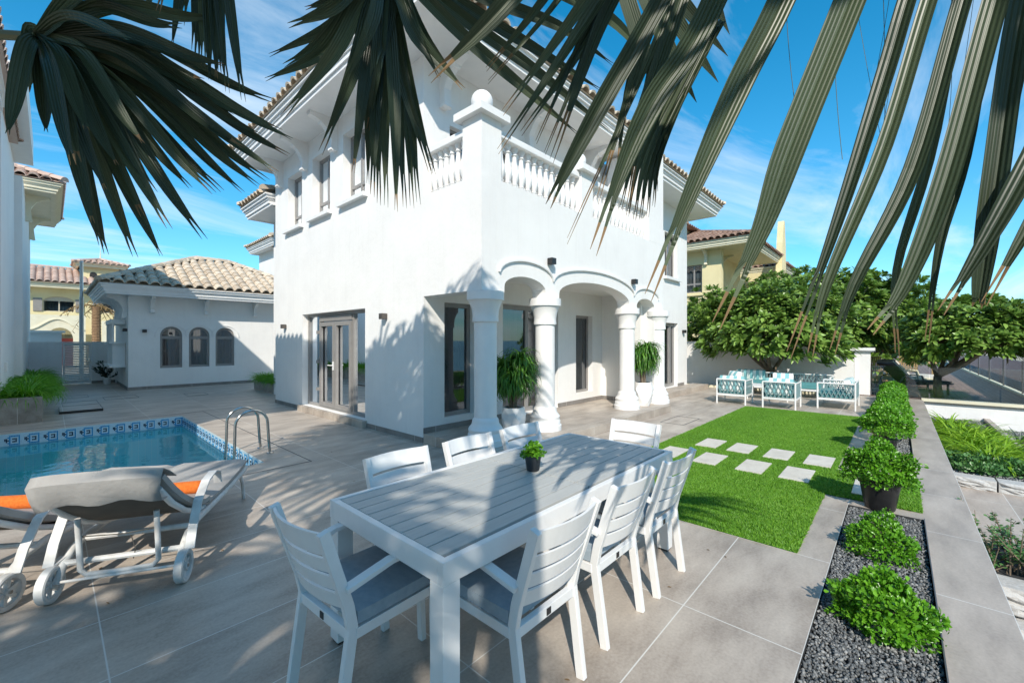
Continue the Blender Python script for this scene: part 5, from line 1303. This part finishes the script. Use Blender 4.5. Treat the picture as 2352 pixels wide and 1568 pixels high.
frangipani('spreading frangipani leaning over the white garden wall behind the teal sofas', (15.7, 3.0, 0), .55, (.2, .15, 1.95), (1.75, 2.1, 1.40), 1150, 11, .27, group='frangipani trees along the boundary')
frangipani('tall dense frangipani in the middle of the row, beyond the sloping garden wall', (19.2, 1.9, 0), 1.0, (.2, -.1, 2.25), (2.0, 2.3, 1.8), 1200, 12, .27)
frangipani('frangipani with forked trunk standing on the neighbouring deck at the right edge', (16.55, -.84, 0), .62, (.25, -.62, 1.68), (1.3, 1.5, .98), 800, 13, .23)
frangipani('dark frangipani half hidden between the house corner and the garden wall', (18.2, 5.2, 0), .8, (.2, .0, 1.9), (1.6, 1.6, 1.6), 750, 14)
frangipani('frangipani at the back of the row against the yellow villa', (21.6, 3.6, 0), 1.2, (0, 0, 2.6), (1.9, 2.3, 2.0), 700, 15)
frangipani('low frangipani deep in the row behind the wicker chairs', (25.0, 1.5, 0), .8, (0, -.3, 1.9), (2.6, 2.8, 2.1), 1100, 16, .27)

# ------------------------------------------------------------------ palms
def catmull(P, n):
    P = [V(p) for p in P]; Q = [P[0] * 2 - P[1]] + P + [P[-1] * 2 - P[-2]]; out = []
    for i in range(len(P) - 1):
        p0, p1, p2, p3 = Q[i:i + 4]
        for j in range(n):
            t = j / n; out.append(.5 * ((2 * p1) + (p2 - p0) * t + (2 * p0 - 5 * p1 + 4 * p2 - p3) * t * t + (3 * p1 - p0 - 3 * p2 + p3) * t ** 3))
    out.append(P[-1]); return out
def blade(mb, pts, w, nh, fold=.45, brown=.1, split=.12, base=.35, twist=0):
    """pleated palm segment; mat 0 green 1 brown; forked tip"""
    P = catmull(pts, 6); n = len(P); rows = []; brown = brown * .55; split = split * .8
    for i in range(n):
        t = i / (n - 1); tg = (P[min(i + 1, n - 1)] - P[max(i - 1, 0)]).normalized()
        s = tg.cross(V(nh)); s = s.normalized() if s.length > 1e-4 else V((1, 0, 0)); nn = s.cross(tg)
        if twist: a = twist * t; s, nn = s * cos(a) + nn * sin(a), nn * cos(a) - s * sin(a)
        ww = w * min(base + (1 - base) * min(1, t * 3), 1) * (1 if t < .6 else max(.0, 1 - ((t - .6) / .4) ** 1.5)) + .0015
        rows.append((P[i], s, nn, ww, t))
    k = next(i for i in range(n) if rows[i][4] >= 1 - split)
    vs = []; fs = []; ms = []
    for i in range(k + 1):
        p, s, nn, ww, t = rows[i]; vs += [p - s * ww / 2 + nn * ww * fold * .5, p - s * ww * .02, p + s * ww * .02, p + s * ww / 2 + nn * ww * fold * .5]
        if i: 
            o = 4 * i
            for a in range(3): fs.append((o - 4 + a, o - 3 + a, o + 1 + a, o + a)); ms.append(1 if t > 1 - brown else 0)
    for side in (0, 1):      # two forked ends
        o0 = 4 * k + (0 if side == 0 else 2); prev = (o0, o0 + 1)
        sg = -1 if side == 0 else 1; ln = 1 if side == 0 else .93
        for i in range(k + 1, n):
            p, s, nn, ww, t = rows[i]; f = min(1.0, (t - (1 - split)) / split); wk = rows[k][3]; p = P[k].lerp(p, ln) + s * sg * (wk * .26 + w * .05 * f); hw = wk * .24 * (1 - f) ** .9 + .0006
            o = len(vs); vs += [p - s * hw, p + s * hw]; fs.append((prev[0], prev[1], o + 1, o)); ms.append(1 if t > 1 - brown else 0); prev = (o, o + 1)
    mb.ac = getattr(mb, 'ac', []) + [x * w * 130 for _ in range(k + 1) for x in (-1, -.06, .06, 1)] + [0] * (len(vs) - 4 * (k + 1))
    o = len(mb.v); mb.v += [tuple(v_) for v_ in vs]; mb.f += [tuple(i + o for i in f) for f in fs]; mb.m += ms
def frond_mesh(parent, mb, pet=None, pr=.018):
    if pet:
        q = catmull(pet, 4); o = len(mb.f); mb.tube(q, [pr * (1.5 - .7 * i / len(q)) for i in range(len(q))], 8, mi=2)
    o = mb.build('frond', [M['palmleaf'], M['palmbrown'], M['petiole']], parent, recalc=False)
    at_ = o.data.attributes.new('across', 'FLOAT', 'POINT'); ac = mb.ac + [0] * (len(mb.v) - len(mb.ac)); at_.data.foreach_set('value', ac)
    return o
def autofrond(parent, crown, hub, size=1.1, n=26, droop=.55, check=True, w=.055):
    crown, hub = V(crown), V(hub); d = (hub - crown); ax = V((d.x, d.y, d.z * .5 - .25)).normalized(); side = ax.cross(UP).normalized(); up = side.cross(ax).normalized()
    mb = MB(); blades = []
    for i in range(n):
        a = -2.3 + 4.6 * i / (n - 1); dd = ax * cos(a) + side * sin(a) + up * (.12 + .1 * sin(a * 9)); L = size * (.75 + .3 * cos(a * .5)) * random.uniform(.9, 1.08)
        pts = [hub, hub + dd * L * .35 + UP * .02, hub + dd * L * .72 - UP * droop * L * .22, hub + dd * L * .95 - UP * droop * L * .62]
        blades.append(pts)
    if check and any(inview(p) for b in blades for p in b): return None
    for b in blades: blade(mb, b, w * random.uniform(.85, 1.1), up + side * .01, .5, random.choice((0, .05, .12)))
    mid = crown.lerp(hub, .5) + UP * .18; return frond_mesh(parent, mb, [crown, mid, hub])

def trunk(parent, base, top, r=.17):
    mb = MB(); base, top = V(base), V(top); n = 30; pts = []; rr = []
    for i in range(n + 1):
        t = i / n; pts.append(base.lerp(top, t) + V((0, 0, 0))); rr.append(r * (1.15 - .2 * t) * (1 + .05 * (i % 2)))
    mb.tube(pts, rr, 14); return mb.build('trunk', M['palmbark'], parent)
def near(u, v, D, cu, cv, du, dv): pass
palmA = thing('palm_tree', 'fan palm whose dark fronds hang into the picture at the top left and top centre', 'palm tree', (-1.9, .3, 0), group='fan palms standing over the dining terrace', world=True)
trunk(palmA, (-1.9, .3, -.05), (-1.75, .85, 5.98))
# hand placed leaf at the top left
def fan(parent, hub, tips, w, Dt, pet=None, bulge=None, brown=.1, jit=.12, wl=None):
    hu, hv, hD = hub; H = at(hu, hv, hD); mb = MB()
    for i, tp_ in enumerate(tips):
        tu, tv = tp_[:2]; D2 = (tp_[2] if len(tp_) > 2 and tp_[2] else Dt) + random.uniform(-jit, jit)
        ww = tp_[3] if len(tp_) > 3 else w
        sag = tp_[4] if len(tp_) > 4 else None
        T_ = at(tu, tv, D2)
        if sag: Mx = at(sag[0], sag[1], (hD + D2) / 2 + random.uniform(-.06, .06)); P = [H, H.lerp(Mx, .5) + UP * .015, Mx, T_]
        else:
            A_ = H.lerp(T_, .45) + UP * (.06 + .04 * random.random()); P = [H, H.lerp(A_, .5) + UP * .02, A_, H.lerp(T_, .78) + UP * .02, T_]
        ray = (T_ + H) / 2 - EYE; nh = (-ray.normalized() + RT * random.uniform(-.5, .5) + UP * random.uniform(-.2, .5)).normalized()
        blade(mb, P, ww, nh, random.uniform(.35, .7), random.choice((brown, brown * .5, 0)) if brown else 0, random.choice((.08, .14, .2)), .5)
    return frond_mesh(parent, mb, pet)
crownA = V((-1.75, .85, 5.98))
Ltips = [(17, 309, 1.5), (106, 304, 1.5), (60, 210, 1.5), (169, 381, 1.5), (181, 372, 1.5), (214, 513, 1.65), (243, 436, 1.6), (233, 566, 1.7), (245, 585, 1.7), (312, 592, 1.75), (371, 588, 1.75), (391, 527, 1.75), (472, 551, 1.8),
         (356, 442, 1.7), (439, 433, 1.75), (494, 446, 1.8), (513, 441, 1.8), (560, 443, 1.85), (596, 428, 1.85), (617, 416, 1.85), (639, 397, 1.9), (665, 357, 1.9), (672, 320, 1.9), (648, 301, 1.85), (634, 234, 1.85),
         (516, 304, 1.7), (469, 184, 1.7), (540, 262, 1.75), (516, 150, 1.7), (350, 150, 1.6), (300, 90, 1.6), (420, 60, 1.65), (500, 40, 1.7), (330, -30, 1.6), (280, 250, 1.6), (330, 330, 1.65), (200, 300, 1.6), (270, 380, 1.65), (400, 250, 1.7), (150, 260, 1.5), (330, 500, 1.7), (420, 480, 1.75), (560, 340, 1.8), (600, 310, 1.85)]
fan(palmA, (85, 85, 1.55), Ltips, .050, 1.7, pet=[crownA, (-1.2, 1.4, 3.6), at(-330, -40, 1.4), at(85, 85, 1.55)])
# drooping tips from a leaf above the frame
fan(palmA, (470, -330, 1.75), [(327, 56, 1.6), (395, 108, 1.65), (418, 57, 1.65), (445, 120, 1.7), (467, 152, 1.7), (482, 185, 1.7), (497, 182, 1.7), (523, 215, 1.72), (452, 150, 1.7), (515, 130, 1.7), (560, 235, 1.75), (362, 30, 1.6), (505, 175, 1.7)], .042, 1.7, pet=[crownA, (-.9, 1.0, 4.2), at(470, -330, 1.75)])
# centre leaf
Ctips = [(617, 128, 1.8, .05, (760, 60)), (608, 184, 1.8, .05, (740, 120)), (645, 273, 1.8, .06, (765, 130)), (650, 152, 1.8, .04, (730, 100)), (735, 354, 1.8, .062, (815, 165)), (811, 398, 1.8, .055, (838, 200)),
         (845, 424, 1.8, .045, (850, 220)), (855, 453, 1.82, .05, (862, 240)), (870, 472, 1.82, .05, (872, 240)), (887, 477, 1.82, .055, (888, 250)), (910, 486, 1.82, .055, (905, 250)), (930, 480, 1.82, .055, (920, 250)), (947, 479, 1.82, .055, (930, 240)), (962, 470, 1.82, .05, (938, 230)),
         (998, 408, 1.8, .06, (945, 200)), (990, 400, 1.8, .05, (925, 180)), (1066, 206, 1.75, .062, (960, 90)), (1060, 200, 1.72, .05, (975, 90)), (660, 60, 1.8, .05, (760, 20)), (700, 20, 1.8, .05, (790, -10)), (790, 190, 1.65, .05, (850, 60)), (870, 155, 1.6, .06, (890, 40)), (1010, 180, 1.7, .05, (950, 60)), (845, 300, 1.75, .055, (870, 120)), (830, 250, 1.7, .055, (850, 110))]
fan(palmA, (885, -75, 1.75), Ctips, .05, 1.8, pet=[crownA, (-.5, .6, 4.4), at(870, -500, 1.6), at(885, -75, 1.75)])
palmB = thing('palm_tree', 'fan palm whose long grey green leaf segments hang across the top right of the picture', 'palm tree', (-1.15, -.95, 0), group='fan palms standing over the dining terrace', world=True)
trunk(palmB, (-1.15, -.95, -.05), (-1.0, -.8, 3.95), .13); crownB = V((-1.0, -.8, 4.0))
def seg(mb, pts, w, D0, D1, brown=.12, fold=.5, split=.2, nv=None):
    n = len(pts); P = [at(u, v, D0 + (D1 - D0) * i / (n - 1)) for i, (u, v) in enumerate(pts)]
    P = [P[0] + (P[0] - P[1]) * .25] + P
    ray = sum(P, V()) / len(P) - EYE; nh = -ray.normalized() + RT * random.uniform(-.25, .25) + UP * .2
    if nv is not None: nh = nh + RT * nv
    blade(mb, P, w, nh, fold, brown, split, .9)
mb = MB()
S = [([(1800, -380), (1615, 51), (1497, 236), (1429, 388), (1361, 585)], .062, .95, 1.0), ([(1960, -380), (1794, 0), (1693, 202), (1588, 439), (1486, 690)], .062, .88, .95),
     ([(2110, -400), (1951, 0), (1815, 337), (1747, 529), (1642, 754)], .066, .85, .92), ([(1700, -350), (1505, 20), (1385, 230), (1300, 388), (1258, 476)], .052, 1.0, 1.08),
     ([(2210, -380), (2090, -20), (2030, 180), (1920, 520), (1809, 822)], .036, .85, .9), ([(2270, -380), (2140, -20), (2030, 337), (1900, 650), (1860, 818)], .032, .86, .92),
     ([(2330, -380), (2215, -10), (2098, 388), (1963, 654), (1911, 811)], .036, .85, .92), ([(2410, -380), (2290, -10), (2175, 405), (2078, 654), (1997, 765)], .046, .84, .9),
     ([(2460, -380), (2350, 0), (2283, 439), (2253, 654), (2243, 708)], .044, .84, .88), ([(2600, -150), (2400, 300), (2260, 560), (2159, 721)], .040, .8, .86), ([(2620, 50), (2420, 420), (2258, 701)], .034, .8, .86),
     ([(2320, -300), (2230, 300), (2160, 560), (2128, 789)], .022, .9, .95), ([(2250, -300), (2150, 300), (2060, 620), (2061, 816)], .02, .92, .96), ([(2330, 200), (2262, 520), (2256, 700)], .026, .86, .88)]
for p, w, a, b in S: seg(mb, p, w * .86, a, b)
frond_mesh(palmB, mb, [crownB, V((.5, -.6, 4.1)), at(2700, -620, .9), at(2300, -560, .85), at(1900, -560, .9)], .02)
mb = MB()
S2 = [([(1420, -260), (1247, 0), (1115, 162)], .026, 1.25, 1.3), ([(1400, -200), (1290, -10), (1119, 192)], .02, 1.3, 1.35), ([(1500, -240), (1345, 0), (1152, 263)], .038, 1.2, 1.28), ([(1500, -200), (1352, 40), (1141, 352)], .038, 1.2, 1.3),
      ([(1480, -200), (1352, 80), (1195, 310)], .034, 1.25, 1.3), ([(1480, -240), (1340, 80), (1230, 330)], .02, 1.25, 1.3), ([(1470, -240), (1345, 120), (1250, 355)], .018, 1.25, 1.3), ([(1560, -260), (1395, 20), (1265, 375)], .044, 1.2, 1.3),
      ([(1330, -200), (1150, 20), (985, 185)], .050, 1.1, 1.15), ([(1600, -200), (1480, 100), (1370, 470)], .034, 1.3, 1.35), ([(1560, -160), (1450, 170), (1415, 420)], .022, 1.35, 1.4), ([(1620, -200), (1500, 160), (1440, 490)], .034, 1.35, 1.4),
      ([(1590, -200), (1520, 60), (1300, 560)], .024, 1.3, 1.35), ([(1640, -240), (1520, 120), (1405, 430)], .05, 1.32, 1.36)]
for p, w, a, b in S2: seg(mb, p, w, a, b, random.choice((.06, .14, .2)))
frond_mesh(palmB, mb, [crownB, V((.0, -.5, 4.2)), at(1700, -700, 1.1), at(1520, -330, 1.2)], .018)
mb = MB()
for p in [([(1600, 100), (1470, 330), (1425, 480)]), ([(1600, 100), (1480, 340), (1440, 500)]), ([(1610, 100), (1490, 350), (1456, 510)]), ([(1610, 120), (1500, 350), (1470, 505)]), ([(1620, 120), (1510, 350), (1487, 500)]), ([(1620, 100), (1520, 340), (1501, 476)]), ([(1630, 100), (1515, 300), (1508, 440)])]: seg(mb, p, .026, 1.6, 1.65, .2)
for p in [([(1400, -200), (1560, 0), (1672, 130)]), ([(1400, -200), (1560, 60), (1650, 190)]), ([(1400, -200), (1530, 100), (1600, 236)]), ([(1380, -200), (1480, 120), (1550, 268)]), ([(1400, -200), (1600, -60), (1676, 80)])]: seg(mb, p, .062, 1.7, 1.8, 0, .2, .05)
frond_mesh(palmB, mb, [crownB, V((.0, -.3, 4.4)), at(1600, -700, 1.6), at(1480, -260, 1.7)], .016)
mb = MB()
for p in [([(860, -120), (1060, 40), (1240, 170), (1400, 300)]), ([(860, -140), (1060, 10), (1240, 120), (1385, 210)]), ([(860, -130), (1040, 60), (1200, 200), (1330, 310)]), ([(880, -160), (1080, -20), (1280, 60), (1410, 150)]), ([(1000, -140), (1280, -20), (1420, 60), (1520, 190)])]: seg(mb, p, .055, 1.9, 2.1, 0, .5, .1)
frond_mesh(palmB, mb, [crownB, V((-.2, -.2, 4.5)), at(700, -500, 1.8), at(870, -150, 1.9)], .018)
# leaf fibres
mb = MB()
for i in range(8):
    u = random.uniform(1750, 2330); v0 = random.uniform(-120, -30); q = [at(u, v0, .92)]; cu_ = random.uniform(-14, 14); cv_ = random.uniform(-2, 2)
    for j in range(1, 6): q.append(at(u + cu_ * j + cv_ * j * j, v0 + j * 85, .92))
    mb.tube(catmull(q, 3), .0006, 4)
mb.build('leaf_fibre', M['petiole'], palmB)
# the rest of palm A's crown, above and behind the camera
for i in range(50):
    g = 2 * pi * i / 50 * 3.0 + .2; e = random.uniform(-.45, 1.2); r = 1.35 * random.uniform(.7, 1.15)
    h = crownA + V((cos(g) * cos(e) * r, sin(g) * cos(e) * r, sin(e) * r * .8)); autofrond(palmA, crownA, h, 1.15, w=.065)
for hx, hy, hz in ((.35, -1.0, 3.35), (.7, -.75, 3.2), (.15, -.5, 3.6), (.75, -1.25, 3.45), (1.1, -.9, 3.1), (.0, -.9, 3.9)):  # unseen fronds added up-sun of palm B's hanging blades to shade them
    autofrond(palmB, (hx - .75, hy - .65, hz + .5), (hx, hy, hz), 1.0, 26, .4, w=.07)
shade_palm = thing('palm_tree', 'unseen fan palm added behind the viewer to shade the left paving', 'palm tree', (-4.4, -1.7, 0), group='fan palms standing over the dining terrace', world=True)  # made-up palm, placed out of view only to shade the left foreground
shade_crown = V((-4.25, -1.6, 4.5)); trunk(shade_palm, (-4.4, -1.7, -.05), shade_crown)
for i in range(26):
    g = 2 * pi * i / 26 * 3.0 + .2; e = random.uniform(-.45, 1.2); r = 1.1 * random.uniform(.6, 1.1)
    h = shade_crown + V((cos(g) * cos(e) * r, sin(g) * cos(e) * r, sin(e) * r * .8)); autofrond(shade_palm, shade_crown, h, 1.1, w=.065)

P = np.stack([rng.random(70) * 7 - .5, rng.random(70) * 7 + .4, np.full(70, .006)], 1); P = P[~((P[:, 1] > 6.1) & (P[:, 0] < 2))]; n = len(P)
vs, fs = leafcloud(P, rdir(n) * [1, 1, .05], np.tile([0, 0, 1.], (n, 1)) + .2 * rdir(n), .02 + .03 * rng.random(n), .008 + .01 * rng.random(n)); kind(npmesh('leaf_litter', vs, fs, M['palmbrown']), 'stuff')
# ------------------------------------------------------------------ far shore buildings
for i, (x, y, w, h, l) in enumerate([(330, -50, 14, 7, 'tiny distant flat roofed building on the far shore at the right edge'), (360, -46, 12, 9, 'tiny distant taller house on the far shore at the right edge')]):
    t = thing('far_building', l, 'building', (x, y, -2))
    mb = MB(); mb.box(-w / 2, -w / 2, 0, w / 2, w / 2, h - 2); mb.build('wall', M['far'], t)
    mb = MB(); mb.box(-w / 2 - .5, -w / 2 - .5, h - 2, w / 2 + .5, w / 2 + .5, h - 1.5); mb.add([(-w / 2, -w / 2, h - 1.5), (w / 2, -w / 2, h - 1.5), (w / 2, w / 2, h - 1.5), (-w / 2, w / 2, h - 1.5), (0, 0, h)], [(0, 1, 4), (1, 2, 4), (2, 3, 4), (3, 0, 4)]); mb.build('roof', M['tile'], t)

# the apartment towers across the water behind the viewer (they show in the window panes)
for i, (x, y, w, h) in enumerate([(-190, -70, 26, 80), (-200, -130, 24, 90), (-170, -190, 28, 75), (-60, -190, 24, 100), (0, -180, 28, 95), (45, -170, 24, 130), (-165, -15, 24, 70), (95, -175, 26, 85), (-170, 40, 30, 60)]):
    t = thing('apartment_tower', 'tall apartment tower across the water behind the viewer, seen only as a window reflection', 'tower', (x, y, -1.8), group='apartment towers behind the viewer')
    mb = MB(); mb.box(-w / 2, -w / 2, 0, w / 2, w / 2, h); mb.build('wall', M['far'], t)
    mb = MB()
    for k in range(int(h / 4)): mb.box(-w / 2 - .1, -w / 2 - .1, k * 4 + 1.2, w / 2 + .1, w / 2 + .1, k * 4 + 3.2)
    mb.build('window_band', M['dark'], t)

# ------------------------------------------------------------------ light, sky, camera
SAZ, SEL = radians(41), radians(38)
sun = bpy.data.lights.new('sun', 'SUN'); sun.energy = 3.3; sun.angle = radians(.55); sun.color = (1, .93, .82)
so = bpy.data.objects.new('sun', sun); COL.objects.link(so)
trav = V((cos(SAZ) * cos(SEL), sin(SAZ) * cos(SEL), -sin(SEL))); so.rotation_euler = trav.to_track_quat('-Z', 'Y').to_euler(); so.location = (-20, -20, 20)
wd = bpy.data.worlds.new('World'); scene.world = wd; wd.use_nodes = True; nt = wd.node_tree; bg = nt.nodes['Background']
sky = N(nt, 'ShaderNodeTexSky', sky_type='NISHITA'); sky.sun_disc = False; sky.sun_elevation = SEL
# sun stands towards -trav ; Blender rotation is measured clockwise from +Y
sky.sun_rotation = atan2(-trav.x, -trav.y); sky.air_density = 1.0; sky.dust_density = .0; sky.ozone_density = 2.2
hs = N(nt, 'ShaderNodeHueSaturation'); hs.inputs['Hue'].default_value = .483; hs.inputs['Saturation'].default_value = 1.42; hs.inputs['Value'].default_value = .95
nt.links.new(sky.outputs[0], hs.inputs['Color'])
tc = N(nt, 'ShaderNodeTexCoord'); sp_ = N(nt, 'ShaderNodeSeparateXYZ'); nt.links.new(tc.outputs['Generated'], sp_.inputs[0])
def mth(op, a, b=None, c=None):
    m = N(nt, 'ShaderNodeMath', operation=op)
    for i, x in enumerate((a, b, c)):
        if x is None: continue
        if isinstance(x, (int, float)): m.inputs[i].default_value = x
        else: nt.links.new(x, m.inputs[i])
    return m.outputs[0]
zc = mth('MAXIMUM', sp_.outputs[2], .03); zz_ = mth('ADD', zc, .12)
cx = mth('DIVIDE', sp_.outputs[0], zz_); cy = mth('DIVIDE', sp_.outputs[1], zz_); cb = N(nt, 'ShaderNodeCombineXYZ'); nt.links.new(cx, cb.inputs[0]); nt.links.new(cy, cb.inputs[1])
mp = N(nt, 'ShaderNodeMapping'); mp.inputs['Rotation'].default_value = (0, 0, radians(35)); mp.inputs['Scale'].default_value = (.55, 1.5, 1); mp.inputs['Location'].default_value = (2.3, .7, 0); nt.links.new(cb.outputs[0], mp.inputs[0])
n1 = N(nt, 'ShaderNodeTexNoise'); n1.inputs['Scale'].default_value = 1.1; n1.inputs['Detail'].default_value = 9; n1.inputs['Roughness'].default_value = .62; n1.inputs['Distortion'].default_value = .8; nt.links.new(mp.outputs[0], n1.inputs['Vector'])
cf = N(nt, 'ShaderNodeMapRange'); cf.inputs[1].default_value = .46; cf.inputs[2].default_value = .82; cf.inputs[3].default_value = 0; cf.inputs[4].default_value = .85; nt.links.new(n1.outputs[0], cf.inputs[0])
mx = N(nt, 'ShaderNodeMix', data_type='RGBA'); nt.links.new(cf.outputs[0], mx.inputs[0]); hz = mth('POWER', mth('SUBTRACT', 1.0, mth('MAXIMUM', sp_.outputs[2], 0.0)), 5.0)
hm = N(nt, 'ShaderNodeMix', data_type='RGBA', blend_type='MULTIPLY'); nt.links.new(hz, hm.inputs[0]); nt.links.new(hs.outputs[0], hm.inputs[6]); hm.inputs[7].default_value = (.30, .62, .80, 1)
nt.links.new(hm.outputs[2], mx.inputs[6]); mx.inputs[7].default_value = (4.6, 5.1, 5.5, 1)
nt.links.new(mx.outputs[2], bg.inputs['Color']); bg.inputs['Strength'].default_value = .15

cam = bpy.data.cameras.new('camera'); co = bpy.data.objects.new('camera', cam); COL.objects.link(co); scene.camera = co
cam.sensor_width = 36; cam.lens = 36 * 1100 / 2667; cam.clip_start = .05; cam.clip_end = 12000; co.location = EYE; co.rotation_euler = FW.to_track_quat('-Z', 'Y').to_euler()
cam.shift_y = -.00075
scene.view_settings.view_transform = 'Standard'; scene.view_settings.look = 'None'; scene.view_settings.exposure = .58; scene.view_settings.gamma = 1
scene.render.engine = 'CYCLES'; scene.cycles.transparent_max_bounces = 16; scene.cycles.max_bounces = 8
scene.render.resolution_x = 1024; scene.render.resolution_y = 682
